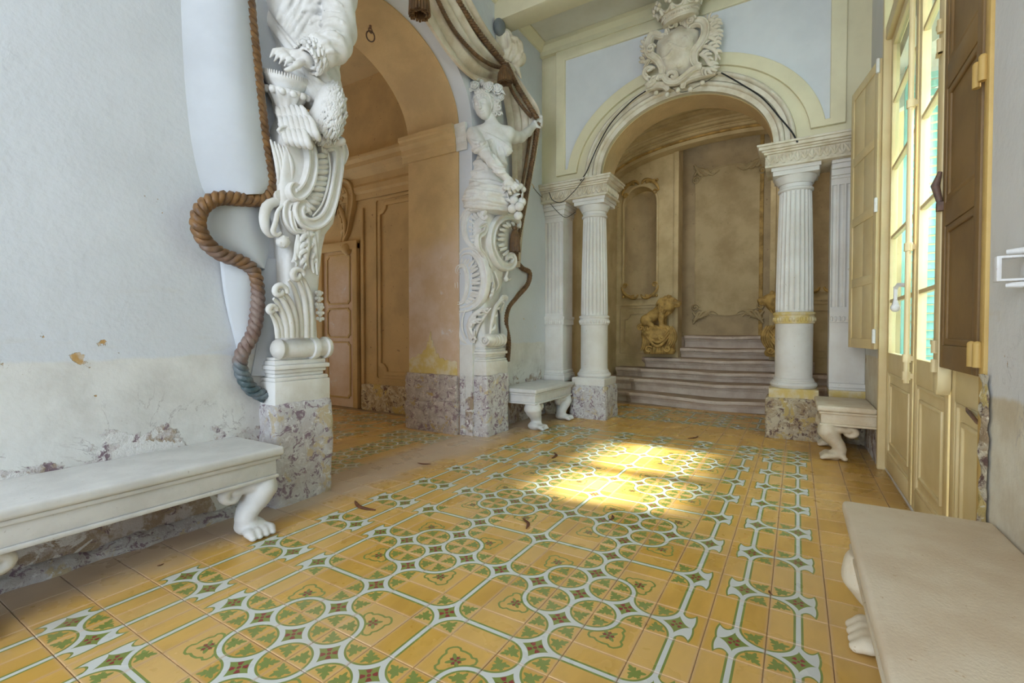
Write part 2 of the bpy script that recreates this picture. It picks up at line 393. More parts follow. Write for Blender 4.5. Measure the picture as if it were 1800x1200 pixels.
M['rockb'] = rockmat('rotten_tan_masonry', (.66, .58, .54), (.50, .42, .38), (.34, .24, .26), (.56, .40, .18))
M['rockd'] = rockmat('dark_flaked_masonry', (.70, .62, .46), (.46, .33, .20), (.20, .12, .10), (.66, .50, .20))
M['yel'] = plain('flaking_ochre_coat', (.66, .50, .18), (.72, .64, .48), 9, .75, .4, .01, 30)
M['rope'] = plain('bronzed_rope', (.19, .10, .04), (.10, .055, .028), 14, .42, .25, .004, 60, spec=.5)
def ropemat():
    m, b = newmat('bronzed_rope_greening_below', .45, .45); x, y, z = XYZ(POS()); n = nz(12., 5, .65)
    c = mixc(n.ss(.35, .65), (.27, .14, .05), (.13, .07, .035))
    g = ((1.05-z)*1.6+(nz(6., 4)-.5)*1.2).ss(0, .35); d = ((1.55-z)*1.4+(nz(5., 4)-.5)*1.4).ss(0, .3)
    c = mixc(d, c, mixc(n.ss(.4, .6), (.20, .13, .11), (.27, .20, .17))); c = mixc(g, c, mixc(n.ss(.4, .6), (.05, .09, .10), (.16, .19, .21))); setc(b, c); bump(b, nz(60.), .25, .004); return m
M['ropeA'] = ropemat()
M['paint'] = plain('cream_door_paint', (.80, .66, .38), (.72, .57, .29), 2.5, .45, .1, .003, 60, spec=.4)
M['paintdk'] = plain('dark_brown_shutter', (.26, .155, .055), (.19, .11, .04), 3., .5, .2, .004, 50, spec=.35)  # even dark brown of the near shutter, deeper than the frame colour
M['frame'] = plain('ochre_frame_paint', (.68, .47, .16), (.56, .36, .11), 3., .5, .25, .006, 50, spec=.35)
M['iron'] = plain('rusted_iron', (.13, .09, .075), (.22, .12, .08), 20, .55, .3, .004, 80, spec=.4)
M['white_metal'] = plain('white_enamel', (.82, .82, .82), (.74, .72, .70), 14, .45, .1, .002, 60, speck=(.5, .25, .14))
M['wire'] = plain('black_wire', (.02, .02, .02), (.03, .03, .03), 5, .5, 0)
M['grey'] = plain('grey_plastic', (.20, .22, .23), (.16, .18, .19), 5, .5, 0)
M['pod'] = plain('dry_brown_pod', (.12, .05, .03), (.2, .08, .04), 20, .6, 0)
M['ext'] = plain('pale_limestone', (.86, .82, .72), (.70, .66, .58), 3, .8, .4, .02, 12)  # pale stone colour of the court walls and ground
M['extgreen'] = plain('turquoise_shutter_paint', (.20, .55, .50), (.28, .62, .56), 3, .5, .1, .004, 40)
M['grout'] = plain('grout_bed', (.44, .33, .22), (.34, .26, .18), 5, .85, .2, .004, 60)
def glassmat():
    m = bpy.data.materials.new('old_window_glass'); m.use_nodes = True; t = m.node_tree; t.nodes.remove(t.nodes['Principled BSDF'])
    tr = t.nodes.new('ShaderNodeBsdfTransparent'); gl = t.nodes.new('ShaderNodeBsdfGlossy'); gl.inputs['Roughness'].default_value = .03; tr.inputs[0].default_value = (.93, .97, .96, 1)
    X.nt = t; lw = t.nodes.new('ShaderNodeLayerWeight'); fc = X(lw.outputs['Facing']); f2 = X.m('MULTIPLY_ADD', X.m('POWER', fc, 5.), .35, .03); mx = t.nodes.new('ShaderNodeMixShader')
    t.links.new(f2.k, mx.inputs[0]); t.links.new(tr.outputs[0], mx.inputs[1]); t.links.new(gl.outputs[0], mx.inputs[2]); t.links.new(mx.outputs[0], t.nodes['Material Output'].inputs[0]); return m
M['glass'] = glassmat()
# ------------------------------------------------------------------ encaustic tile materials
YEL, YEL2, WHT, GRN, RED = (.74, .44, .10), (.60, .345, .07), (.68, .70, .68), (.23, .285, .07), (.28, .045, .045)
def tilemat(kind):
    m, b = newmat('cement_tile_'+kind, .28, .4); t = m.node_tree
    uv = t.nodes.new('ShaderNodeUVMap'); uv.uv_map = 'UVMap'; u, v, _ = XYZ(X(uv.outputs[0])); x = u-.5; y = v-.5
    oi = t.nodes.new('ShaderNodeObjectInfo'); rnd = X(oi.outputs['Random'])
    ye = mixc(nz(2.6, 5, .6, stretch=(3, 1, 1)).ss(.35, .7), YEL, YEL2); ye = mixc((rnd-.3).max(0.)*.8, ye, (.74, .50, .22)); ye = mixc((.3-rnd).max(0.)*1.4, ye, (.56, .31, .05))
    col = ye; w0 = .041; g0 = .040
    def leaf(cx, cy):
        tt = (cx+cy)*.70711; bb = (cx-cy)*.70711; a = .262-tt; th = X.m('ARCTAN2', bb, a); rr = hyp(a, bb)
        return (rr < (.118+X.m('COSINE', th*3)*.046+X.m('COSINE', th*9)*.026)).max((bb.abs() < .03)*((tt-.33).abs() < .08))
    def rings(col, cx, cy):
        r = hyp(cx, cy); d = (r-.5).abs(); inn = (r < .5)
        col = mixc((d < w0+g0), col, GRN); col = mixc((d < w0), col, WHT)
        return col, r
    def petals(col, px, py, sc=1.):
        r = hyp(px, py)/sc; th = X.m('ARCTAN2', py, px); k = X.m('COSINE', th*4+PI)      # four diagonal petals
        return mixc(((r-.10).abs() < .042)*(k > .05), col, RED), r
    if kind == 'a':
        cx = .5-x.abs(); cy = .5-y.abs(); col, r = rings(col, cx, cy); col = mixc(leaf(cx, cy), col, GRN)
        col = mixc(r > .5+w0*.6, col, WHT); col = mixc(r > .5+w0*1.35, col, GRN); col, rr = petals(col, x, y); col = mixc((rr < .036), col, RED)
    elif kind == 's':
        d = x.abs(); col = mixc(d < w0+g0, col, GRN); col = mixc(d < w0, col, WHT)
    elif kind == 'd':
        cx = x+.5; cy = y+.5; col, r = rings(col, cx, cy); tt = (cx+cy)*.70711; bb = ((cx-cy)*.70711).abs(); inn = r < .42
        col = mixc(leaf(cx, cy), col, GRN); out = r > .5+w0+g0
        P = [(.52, .23), (.535, .31), (.60, .355), (.665, .35), (.70, .285), (.79, .27), (.88, .20), (.93, .13), (1.0, .125), (1.045, .075), (1.055, 0)]; dm = None
        for (t0, b0), (t1, b1) in zip(P[:-1], P[1:]):
            L = (t1-t0)**2+(b1-b0)**2; h = (((tt-t0)*(t1-t0)+(bb-b0)*(b1-b0))/L).max(0.).min(1.); q = hyp(tt-t0-h*(t1-t0), bb-b0-h*(b1-b0)); dm = q if dm is None else dm.min(q)
        col = mixc((dm < .021)*out, col, GRN)
        a = tt-.705; th = X.m('ARCTAN2', bb, a); sr = hyp(a, bb); col = mixc((sr < .130+X.m('COSINE', th*8)*.026+X.m('COSINE', th*4)*.03)*out, col, GRN)
        k = X.m('COSINE', th*4+PI); col = mixc(((sr-.070).abs() < .030)*(k > .0)*out, col, RED); col = mixc((sr < .026)*out, col, RED)
    elif kind == 'f':
        ya = y.abs(); cx = x+.5; cy = .5-ya; col0, r = rings(col, cx, cy); col0 = mixc(leaf(cx, cy), col0, GRN)
        col0 = mixc(r > .5+w0*.6, col0, WHT); col0 = mixc(r > .5+w0*1.35, col0, GRN)
        h = .30+(x-.165)*(x-.165)*7.5; e = .305-(ya-.2)*(ya-.2)*.6
        big = ((x < w0+g0)).max((ya < h+.04)*(x < e+.036)); sm = ((x < w0)).max((ya < h)*(x < e)); col1 = mixc(big, col, GRN); col1 = mixc(sm, col1, WHT)
        q = 1-(x/.275).min(1.); col1 = mixc((ya < q*q*.30)*(x < .275), col1, GRN)
        col = mixc(x > 0., col0, col1); col, rr = petals(col, x, y, .8); col = mixc(rr < .03, col, RED)
    wear = nz(1.5, 5, .65).ss(.45, .75); col = mixc(wear*.20, col, (.62, .50, .36)); dust = nz(7., 6, .7).ss(.62, .78); col = mixc(dust*.25, col, (.66, .58, .48))
    edge = ((x.abs()).max(y.abs())).ss(.43, .5); col = mixc(edge*.42, col, (.66, .45, .33))
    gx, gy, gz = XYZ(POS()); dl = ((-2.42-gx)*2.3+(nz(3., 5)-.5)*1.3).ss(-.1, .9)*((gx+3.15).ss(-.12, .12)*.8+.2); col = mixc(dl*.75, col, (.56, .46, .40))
    shade_r = ((gx-.15)*2.4+(nz(4., 5)-.5)*1.).ss(0., 1.2); col = mixc(shade_r*.5, col, (.30, .19, .07))  # shade along the right wall, put into the tile colour
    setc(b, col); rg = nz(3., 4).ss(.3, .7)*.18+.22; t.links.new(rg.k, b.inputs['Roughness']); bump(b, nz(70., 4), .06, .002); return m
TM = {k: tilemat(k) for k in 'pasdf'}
# ------------------------------------------------------------------ layout constants (metres)
XL, XR, YF, ZC = -2.97, .58, 5.68, 4.93        # left wall, right wall, arch wall, ceiling
XB = -3.87                                     # back of the left wall
T0X, T0Y, TS = -1.41259185*CAMH, .938124179*CAMH, .2
JA, JB, SPR, RISE = 2.13, 4.07, 3.31, .72      # left arch jambs, spring, rise
# ------------------------------------------------------------------ floor
fl = MB(); fl.box(XL-5.2, XR+.02, -3.4, 7.6, -.2, -.006); floor = struct('floor', fl, M['grout'], smooth=0)
def tile_type(i, j):
    # main carpet: field of 9 columns, rows up to 18, chain borders, plain margin
    if -4 <= i <= 8 and j <= 20:
        if -2 <= i <= 6 and j <= 18:
            a, b = i % 4, j % 4
            if i in (-2, 6):
                if j == 18: return 'f', (0 if i == 6 else 2)
                return ('f', 0 if i == 6 else 2) if b % 2 == 0 else ('s', 0)
            if j == 18: return ('f', 1) if a % 2 == 0 else ('s', 1)
            if a in (1, 3) and b in (1, 3): return 'd', {(1, 1): 0, (3, 1): 1, (3, 3): 2, (1, 3): 3}[(a, b)]
            if (a == 2 and b in (1, 3)): return 's', 0
            if (b == 2 and a in (1, 3)): return 's', 1
            return 'a', 0
        if i in (7, 8, -3, -4):
            if j >= 19: return 'a', 0
            if j % 2: return 's', 0
            return 'f', (2 if i in (7, -4) else 0)
        if j in (19, 20): return ('f', 3 if j == 19 else 1) if i % 2 == 0 else ('s', 1)
    if i in (-8, -9, -10, -11) and 7 <= j <= 14:
        if j in (7, 8, 13, 14) or i in (-9, -10): return 'a', 0
    if i <= -13 and j <= 17:
        a, b = (i+16) % 4, j % 4
        if a in (1, 3) and b in (1, 3): return 'd', {(1, 1): 0, (3, 1): 1, (3, 3): 2, (1, 3): 3}[(a, b)]
        if (a == 2 and b in (1, 3)): return 's', 0
        if (b == 2 and a in (1, 3)): return 's', 1
        return 'a', 0
    if -3 <= i <= 7 and 25 <= j <= 29:
        a, b = i % 4, (j+3) % 4
        if a in (1, 3) and b in (1, 3): return 'd', {(1, 1): 0, (3, 1): 1, (3, 3): 2, (1, 3): 3}[(a, b)]
        if (a == 2 and b in (1, 3)): return 's', 0
        if (b == 2 and a in (1, 3)): return 's', 1
        return 'a', 0
    return 'p', 0
def tile_mesh(kind):
    h = TS/2-.0011; b = .0022; vs = [(-h, -h, -.012), (h, -h, -.012), (h, h, -.012), (-h, h, -.012), (-h, -h, -b), (h, -h, -b), (h, h, -b), (-h, h, -b), (-h+b, -h+b, 0), (h-b, -h+b, 0), (h-b, h-b, 0), (-h+b, h-b, 0)]
    fs = [(8, 9, 10, 11)]+[(4+i, 4+(i+1) % 4, 8+(i+1) % 4, 8+i) for i in range(4)]+[(i, (i+1) % 4, 4+(i+1) % 4, 4+i) for i in range(4)]
    me = bpy.data.meshes.new('floor_tile_'+kind); me.from_pydata(vs, [], fs); me.materials.append(TM[kind]); uv = me.uv_layers.new(name='UVMap')
    for l in me.loops: p = me.vertices[l.vertex_index].co; uv.data[l.index].uv = (p.x/TS+.5, p.y/TS+.5)
    return me
TME = {k: tile_mesh(k) for k in 'pasdf'}
tiles = []
for j in range(-8, 31):
    for i in range(-26, 12):
        x, y = T0X+TS*i, T0Y+TS*j
        if x > XR+.05 or (x < XB and y > 4.65) or (x < XL-.1 and (y < JA-.15 or y > JB+.1) and x > XB-.05): continue
        if y > 5.6 and (x < -2.85 or x > .5): continue
        px, py, d = pj((x, y, 0)); tiles.append((d if d > .3 else 99, px, py, i, j, x, y))
vis = sorted([t for t in tiles if t[0] < 50 and -150 < t[1] < 1950 and t[2] < 1360])
keep = set((t[3], t[4]) for t in vis[:300]); rest = {}
n_t = 0
for d, px, py, i, j, x, y in tiles:
    k, q = tile_type(i, j)
    if (i, j) in keep:
        o = link('floor_tile', TME[k], floor, (x, y, random.uniform(-.0008, .0008))); o.rotation_euler = (random.uniform(-.003, .003), random.uniform(-.003, .003), q*PI/2)
    else: rest.setdefault(k, []).append((x, y, q))
me = bpy.data.meshes.new('floor_tile_field'); V = []; Fc = []; UVs = []; MI = []
for mi, k in enumerate('pasdf'):
    me.materials.append(TM[k])
    for x, y, q in rest.get(k, []):
        h = TS/2-.0014; b = len(V); cs = [(-h, -h), (h, -h), (h, h), (-h, h)]; c, s = math.cos(q*PI/2), math.sin(q*PI/2); zz = random.uniform(-.0006, .0006)
        V += [(x+c*a-s*e, y+s*a+c*e, zz) for a, e in cs]+[(x+c*a-s*e, y+s*a+c*e, -.012) for a, e in cs]
        for f in [(0, 1, 2, 3)]+[(r_+4, (r_+1) % 4+4, (r_+1) % 4, r_) for r_ in range(4)]:
            Fc.append([b+z for z in f]); MI.append(mi); UVs += [(cs[z % 4][0]/TS+.5, cs[z % 4][1]/TS+.5) for z in f]
me.from_pydata(V, [], Fc); me.polygons.foreach_set('material_index', MI); uv = me.uv_layers.new(name='UVMap'); uv.data.foreach_set('uv', np.array(UVs).ravel()); me.update()
tag(link('floor_tile_field', me, floor), kind='stuff')
# ------------------------------------------------------------------ left wall with its arch
def archpoly(y0, y1, ja, jb, spr, rise, top, grow=0, n=40):
    c = (ja+jb)/2; a = (jb-ja)/2+grow
    return [(y0, -.05), (c-a, -.05)]+ellarc(c, spr, a, rise+grow, PI, 0, n)+[(c+a, -.05), (y1, -.05), (y1, top), (y0, top)]
wl = MB(); wl.prism(archpoly(-3.4, 6.1, JA, JB, SPR, RISE, ZC+.1, .012), 'x', -3.14, XL); WL = struct('wall_left', wl, M['wall'], smooth=25)
rv = MB(); rv.prism(archpoly(-3.4, 5.2, JA, JB, SPR, RISE, ZC+.1), 'x', XB, -3.14); rv.build('arch_reveal', M['tan'], WL, smooth=25)
def impost(yj, sgn, name):
    # moulded impost block on the reveal: stacked fillets, projecting into the opening
    mb = MB(); prof = [(0, 3.06), (.025, 3.06), (.025, 3.13), (.04, 3.145), (.04, 3.20), (.055, 3.215), (.075, 3.24), (.075, 3.28), (.095, 3.295), (.095, 3.335), (0, 3.335)]
    mb.prism([(yj-sgn*p[0], p[1]) for p in prof], 'x', XB-.07, -3.16); mb.build(name, M['tan'], WL, smooth=0)
    mb = MB(); mb.prism([(yj-sgn*p[0]*.5, p[1]) for p in prof], 'x', -3.16, -3.02); mb.build(name, M['stucco'], WL, smooth=0)
impost(JB, 1, 'impost'); impost(JA, -1, 'impost')
def rough_box(name, mat, parent, x0, x1, y0, y1, z0, z1, amp=.012, cell=.035, seed=0, rnd=.03):
    # masonry block: gridded box, corners eased, surface worn by noise
    bm = bmesh.new(); bmesh.ops.create_cube(bm, size=1)
    d = (x1-x0, y1-y0, z1-z0); cuts = min(18, max(3, int(max(d)/cell)))
    bmesh.ops.subdivide_edges(bm, edges=bm.edges[:], cuts=cuts, use_grid_fill=True)
    c = Vector(((x0+x1)/2, (y0+y1)/2, (z0+z1)/2))
    for v in bm.verts:
        p = Vector((v.co.x*d[0], v.co.y*d[1], v.co.z*d[2])); e = Vector([max(abs(p[i])-(d[i]/2-rnd), 0) for i in range(3)])
        if e.length > rnd and rnd > 0:
            e2 = e.normalized()*rnd
            p = Vector([math.copysign(abs(p[i])-e[i]+e2[i], p[i]) for i in range(3)])
        q = c+p; n = (mnoise.fractal(q*9+Vector((seed, 0, 0)), 1., 2., 4)*amp*.8+mnoise.noise(q*4+Vector((0, seed, 0)))*amp)
        v.co = q+p.normalized()*n
    me = bpy.data.meshes.new(name); bm.to_mesh(me); bm.free(); me.materials.append(mat)
    me.polygons.foreach_set('use_smooth', [True]*len(me.polygons)); me.set_sharp_from_angle(angle=R(50)); return link(name, me, parent)
# masonry plinth of the reveal, pier by the small bench: two courses
rough_box('plinth_stone', M['rockb'], WL, XB-.03, -3.51, JB-.055, JB+.3, -.02, .33, .012, .03, 1)
rough_box('plinth_stone', M['rockb'], WL, -3.53, -3.14, JB-.055, JB+.3, -.02, .35, .012, .03, 2)
rough_box('plinth_stone', M['rockb'], WL, XB-.03, -3.37, JB-.05, JB+.3, .32, .645, .012, .03, 3)
rough_box('plinth_stone', M['rockb'], WL, -3.39, -3.14, JB-.05, JB+.3, .34, .645, .012, .03, 4)
rough_box('plinth_stone', M['rock'], WL, XB-.03, -3.14, JA-.3, JA+.05, -.02, .645, .014, .04, 5)
# worn ochre patch above the pier plinth
yp = MB(); yp.prism([(XB+.01, .645), (-3.16, .645), (-3.165, .79), (-3.20, .805), (-3.24, .79), (-3.29, .81), (-3.33, .80), (-3.36, .83), (-3.41, .82), (-3.43, .88), (-3.455, .87), (-3.47, .94), (-3.50, .96), (-3.51, 1.03), (-3.525, 1.02), (-3.535, 1.12), (-3.55, 1.08), (-3.565, 1.0), (-3.58, 1.01), (-3.60, .92), (-3.64, .91), (-3.67, .86), (-3.72, .87), (-3.76, .82), (-3.81, .83), (XB+.01, .79)], 'y', JB-.011, JB+.01); yp.build('flaked_patch', M['yel'], WL, smooth=0)
# kerb of crumbled plaster along the foot of the left wall
def crumb(u, v):
    y = -1.5+u*3.25; a = v*PI/2; r = .055+.022*mnoise.noise(Vector((y*5, 0, 3)))+.012*mnoise.noise(Vector((y*19, v*3, 1)))
    return (XL-.01+r*1.5*math.sin(a), y, r*1.0*math.cos(a))
kb = MB(); kb.grid(crumb, 120, 6); kb.build('plaster_kerb', M['rock'], WL, smooth=60)
# ------------------------------------------------------------------ far wall: arch over columns
CX, AR, AB, EZ = -1.18, .95, .765, 3.07          # arch centre, half span, rise, springing height
fw = MB(); fw.prism([(-3.1, EZ), (CX-AR, EZ)]+ellarc(CX, EZ, AR, AB, PI, 0, 48)+[(CX+AR, EZ), (XR+.2, EZ), (XR+.2, ZC+.1), (-3.1, ZC+.1)], 'y', YF, YF+.44)
FWL = struct('wall_far', fw, M['cream'], smooth=25)
sf = MB(); sf.strip(ellarc(CX, EZ, AR-.004, AB-.004, PI, 0, 48), ellarc(CX, EZ, AR+.05, AB+.05, PI, 0, 48), 'y', YF+.05, YF+.43); sf.build('arch_soffit', M['tan'], FWL, smooth=30)
# archivolt: four stepped bands
for r0, r1, dp, nm in ((-.002, .05, .03, 'archivolt_fillet'), (.05, .105, .062, 'archivolt_roll'), (.105, .15, .045, 'archivolt_band'), (.15, .205, .085, 'archivolt_cap')):
    mb = MB()
    n = 56; path = ellarc(CX, EZ, AR+(r0+r1)/2, AB+(r0+r1)/2, PI, 0, n)
    if 'roll' in nm or 'cap' in nm:
        prof = [((r1-r0)/2*math.cos(a), dp*max(0, math.sin(a))**.6) for a in np.linspace(PI, 0, 9)]
        vs = []; 
        for i, t in enumerate(np.linspace(PI, 0, n+1)):
            for u, d in prof: vs.append((CX+(AR+(r0+r1)/2+u)*math.cos(t), YF-d, EZ+(AB+(r0+r1)/2+u)*math.sin(t)))
        k = len(prof); mb.add(vs, [(i*k+j, i*k+j+1, (i+1)*k+j+1, (i+1)*k+j) for i in range(n) for j in range(k-1)])
    else: mb.strip(ellarc(CX, EZ, AR+r0, AB+r0, PI, 0, n), ellarc(CX, EZ, AR+r1, AB+r1, PI, 0, n), 'y', YF-dp, YF+.01)
    mb.build(nm, M['arms'], FWL, smooth=40)
# spandrel panels: raised cream frame round a pale panel
def spandrel(sgn):
    x0 = CX+sgn*1.435; zt = 4.645; a1, b1 = AR+.46, AB+.40
    zb = EZ+b1*math.sqrt(max(0, 1-((x0-CX)/a1)**2)) if abs(x0-CX) < a1 else EZ+.2
    def loop(g):
        xa = x0+sgn*g; aa, bb = a1-g, b1-g; z_b = EZ+.16-g*.5; arc = []
        t0 = math.asin(min(1, (z_b-EZ)/bb)); 
        for t in np.linspace(t0, PI/2*.93, 26): arc.append((CX+sgn*aa*math.cos(t), EZ+bb*math.sin(t)))
        return [(xa, zt+g), (xa, z_b)]+arc+[(arc[-1][0], zt+g)]
    inn = loop(0); out = loop(.13)
    mb = MB(); mb.prism(inn, 'y', YF-.012, YF+.01); mb.build('spandrel_panel', M['creamw'], FWL, smooth=0)
    mb = MB(); mb.ring(out, inn, 'y', YF-.042, YF+.01); mb.build('spandrel_frame', M['cream'], FWL, smooth=0, bevel=.006)
spandrel(-1); spandrel(1)
mb = MB(); mb.prism([(YF+.01, ZC-.16), (YF-.06, ZC-.16), (YF-.06, ZC-.10), (YF-.10, ZC-.05), (YF-.10, ZC), (YF+.01, ZC)], 'x', XL, XR); mb.build('wall_cornice', M['cream'], FWL, smooth=0)
# ------------------------------------------------------------------ ceiling
ce = MB(); ce.box(XL-.2, XR+.3, -3.4, YF+.5, ZC, ZC+.15); CE = struct('ceiling', ce, M['ceil'], smooth=0)
for k, yb in enumerate((4.52, 2.3, .2)):
    b = MB(); b.box(XL-.05, XR+.05, yb, yb+.26, ZC-.30, ZC+.02); b.build('ceiling_beam', M['cream'], CE, bevel=.008)
b = MB(); b.prism([(XL-.01, ZC-.10), (XL+.03, ZC-.10), (XL+.10, ZC-.02), (XL+.10, ZC+.01), (XL-.01, ZC+.01)], 'y', -3.4, YF); b.build('ceiling_trim', M['cream'], CE, smooth=0)
# ------------------------------------------------------------------ right wall with the tall door opening
DY0, DY1, DZ = 2.30, 4.86, 4.55
wr = MB(); wr.prism([(-3.4, -.05), (DY0, -.05), (DY0, DZ), (DY1, DZ), (DY1, -.05), (6.2, -.05), (6.2, ZC+.1), (-3.4, ZC+.1)], 'x', XR, XR+.09); WR = struct('wall_right', wr, M['wallr'], smooth=0)
# ------------------------------------------------------------------ adjoining room seen through the left arch
SR = struct('wall_back', MB().box(-9., XB, 4.74, 5.0, -.05, 5.2), M['ochre'], smooth=0)
YB = 4.74
mb = MB(); prof = [(0, 3.02), (.03, 3.02), (.03, 3.10), (.06, 3.13), (.06, 3.20), (.04, 3.24), (.04, 3.33), (.10, 3.40), (.16, 3.44), (.16, 3.50), (.20, 3.54), (.20, 3.58), (0, 3.58)]
mb.prism([(YB-p[0], p[1]) for p in prof], 'x', -9., XB+.01); mb.build('room_cornice', M['ochre'], SR, smooth=0)
rough_box('wall_base_stone', M['rockd'], SR, -9., -6.36, YB-.055, YB+.1, -.02, .37, .012, .05, 9)
rough_box('wall_base_stone', M['rockd'], SR, -5.42, XB+.02, YB-.055, YB+.1, -.02, .37, .012, .05, 8)
def panel_frame(x0, x1, z0, z1, y, w, d, notch):
    def loop(g):
        a, b, c, e = x0-g, x1+g, z0-g, z1+g; n = notch
        def q(cx, cz, sx, sz): return [(cx+sx*n, cz), (cx+sx*n*.9, cz+sz*n*.45), (cx+sx*n*.45, cz+sz*n*.9), (cx, cz+sz*n)]
        return q(a, c, 1, 1)[::1][::-1]*0+[(a, c+n), (a+n*.45, c+n*.9), (a+n*.9, c+n*.45), (a+n, c), (b-n, c), (b-n*.9, c+n*.45), (b-n*.45, c+n*.9), (b, c+n), (b, e-n), (b-n*.45, e-n*.9), (b-n*.9, e-n*.45), (b-n, e), (a+n, e), (a+n*.9, e-n*.45), (a+n*.45, e-n*.9), (a, e-n)]
    m = MB(); m.ring(loop(w), loop(0), 'y', y-d, y+.005); return m
panel_frame(-5.02, -3.98, .56, 2.88, YB, .05, .03, .12).build('panel_moulding', M['ochre'], SR, bevel=.006)
panel_frame(-5.11, -3.90, .46, 2.97, YB, .03, .02, .02).build('panel_moulding', M['ochre'], SR)
# vault of the adjoining room: ochre lunette above its cornice
struct('wall_side_front', MB().box(-9.1, XB, -.9, -.7, -.05, 5.2), M['ochre'], smooth=0)
vt = MB(); vt.box(-9.1, XB-.01, -.9, 5.0, 4.75, 4.95); struct('ceiling_side_room', vt, M['ochre'], smooth=0)
mb = MB(); mb.box(-9.15, -9., -1, 5, -.05, 5.2); struct('wall_side_room', mb, M['ochre'], smooth=0)
# ------------------------------------------------------------------ stair hall beyond the arch wall
VX0, VX1, NY, BY = -2.74, .72, 8.10, 8.95         # side walls, niche wall, back wall
SHX = (VX0+VX1)/2
for nm, x0, x1 in (('wall_stair_left', VX0-.3, VX0), ('wall_stair_right', VX1, VX1+.3)):
    struct(nm, MB().box(x0, x1, YF+.44, NY+.3, -.05, 5.0), M['vest'], smooth=0)
# returns closing the hall beside the columns
struct('wall_return_left', MB().box(-3.4, VX0-.2, YF+.3, YF+.75, -.05, 5.0), M['vest'], smooth=0)
struct('wall_return_right', MB().box(VX1+.05, VX1+.4, YF+.1, YF+.75, -.05, 5.0), M['vest'], smooth=0)
OX0, OX1 = -1.69, -.36
def nichewall(x0, x1, nx0, nx1, name):
    # wall slab with an arched niche opening cut through its face
    c = (nx0+nx1)/2; a = (nx1-nx0)/2; zb, zs, rz = 1.90, 3.30, .30
    low = [(c+a*math.cos(t), zb-.06-.12*math.sin(t)) for t in np.linspace(0, PI, 13)]; upp = [(c-a*math.cos(t), zs+rz*math.sin(t)) for t in np.linspace(0, PI, 17)]
    mb = MB()
    mb.box(x0, nx0, NY, NY+.3, 0, 4.8); mb.box(nx1, x1, NY, NY+.3, 0, 4.8)
    mb.prism([(nx0, 0), (nx1, 0)]+low, 'y', NY, NY+.3); mb.prism([(nx1, 4.8), (nx0, 4.8)]+upp, 'y', NY, NY+.3)
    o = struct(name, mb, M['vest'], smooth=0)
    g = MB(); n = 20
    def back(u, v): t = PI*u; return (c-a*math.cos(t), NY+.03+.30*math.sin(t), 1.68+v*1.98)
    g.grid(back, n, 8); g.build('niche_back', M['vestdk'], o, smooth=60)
    fr = MB(); inn = low+upp
    def grow(q): return (c+(q[0]-c)*1.13, 2.62+(q[1]-2.62)*1.045)
    fr.ring([grow(q) for q in inn], inn, 'y', NY-.028, NY+.01); fr.build('niche_frame', M['vest'], o, bevel=.008)
    # scrolls at the corners of the frame
    orn = MB()
    for sx in (-1, 1):
        for zc, sz in ((3.62, 1), (1.78, -1)):
            bx = c+sx*(a+.01)
            for q in range(3):
                pts = [(bx-sx*(.26-.08*q)*(1-t)-sx*.03*math.sin(t*5), NY-.03, zc+sz*(.02+.10*math.sin(t*PI*.9)*(1-.2*q))-sz*.16*t*t) for t in np.linspace(0, 1, 14)]
                orn.tube(pts, [.012+.016*math.sin(PI*t) for t in np.linspace(0, 1, 14)], 6)
            sp = [(bx-sx*.03+.045*(1-t*.75)*math.cos(t*9), NY-.03, zc-sz*.14+.045*(1-t*.75)*math.sin(t*9)) for t in np.linspace(0, 1, 22)]; orn.tube(sp, .012, 6)
            for q in range(4): orn.ball((bx-sx*.05*q, NY-.03, zc+sz*.05), .026, 8, 6, (1, .7, 1))
    orn.build('niche_scrollwork', M['gilt'], o, smooth=60)
    panel_frame(x0+.16, x1-.16, .84, 1.42, NY, .012, .012, .10).build('dado_panel', M['vestdk'], o)
    panel_frame(x0+.07, x1-.07, .75, 1.52, NY, .012, .012, .01).build('dado_panel', M['vestdk'], o)
    MB().box(x0, x1, NY-.015, NY+.01, 1.575, 1.60).build('dado_fillet', M['vest'], o, smooth=0)
    return o
nl = nichewall(VX0, OX0, -2.60, -2.05, 'wall_niche_left'); nr = nichewall(OX1, VX1, .02, .57, 'wall_niche_right')
for x0, x1, o in ((OX0-.075, OX0+.002, nl), (OX1-.002, OX1+.075, nr)):
    MB().box(x0, x1, NY-.03, NY+.01, .8, 4.3).build('pilaster_strip', M['vest'], o, bevel=.008)
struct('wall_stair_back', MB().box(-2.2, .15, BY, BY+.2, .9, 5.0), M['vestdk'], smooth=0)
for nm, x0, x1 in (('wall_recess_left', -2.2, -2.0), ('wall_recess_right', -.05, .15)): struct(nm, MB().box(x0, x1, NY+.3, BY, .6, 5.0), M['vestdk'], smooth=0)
WSB = bpy.data.objects['wall_stair_back']
for x0, x1 in ((-1.90, -1.84), (-.56, -.50)): MB().box(x0, x1, BY-.03, BY+.01, 1.0, 4.8).build('pilaster_strip', M['gilt'], WSB, bevel=.006)
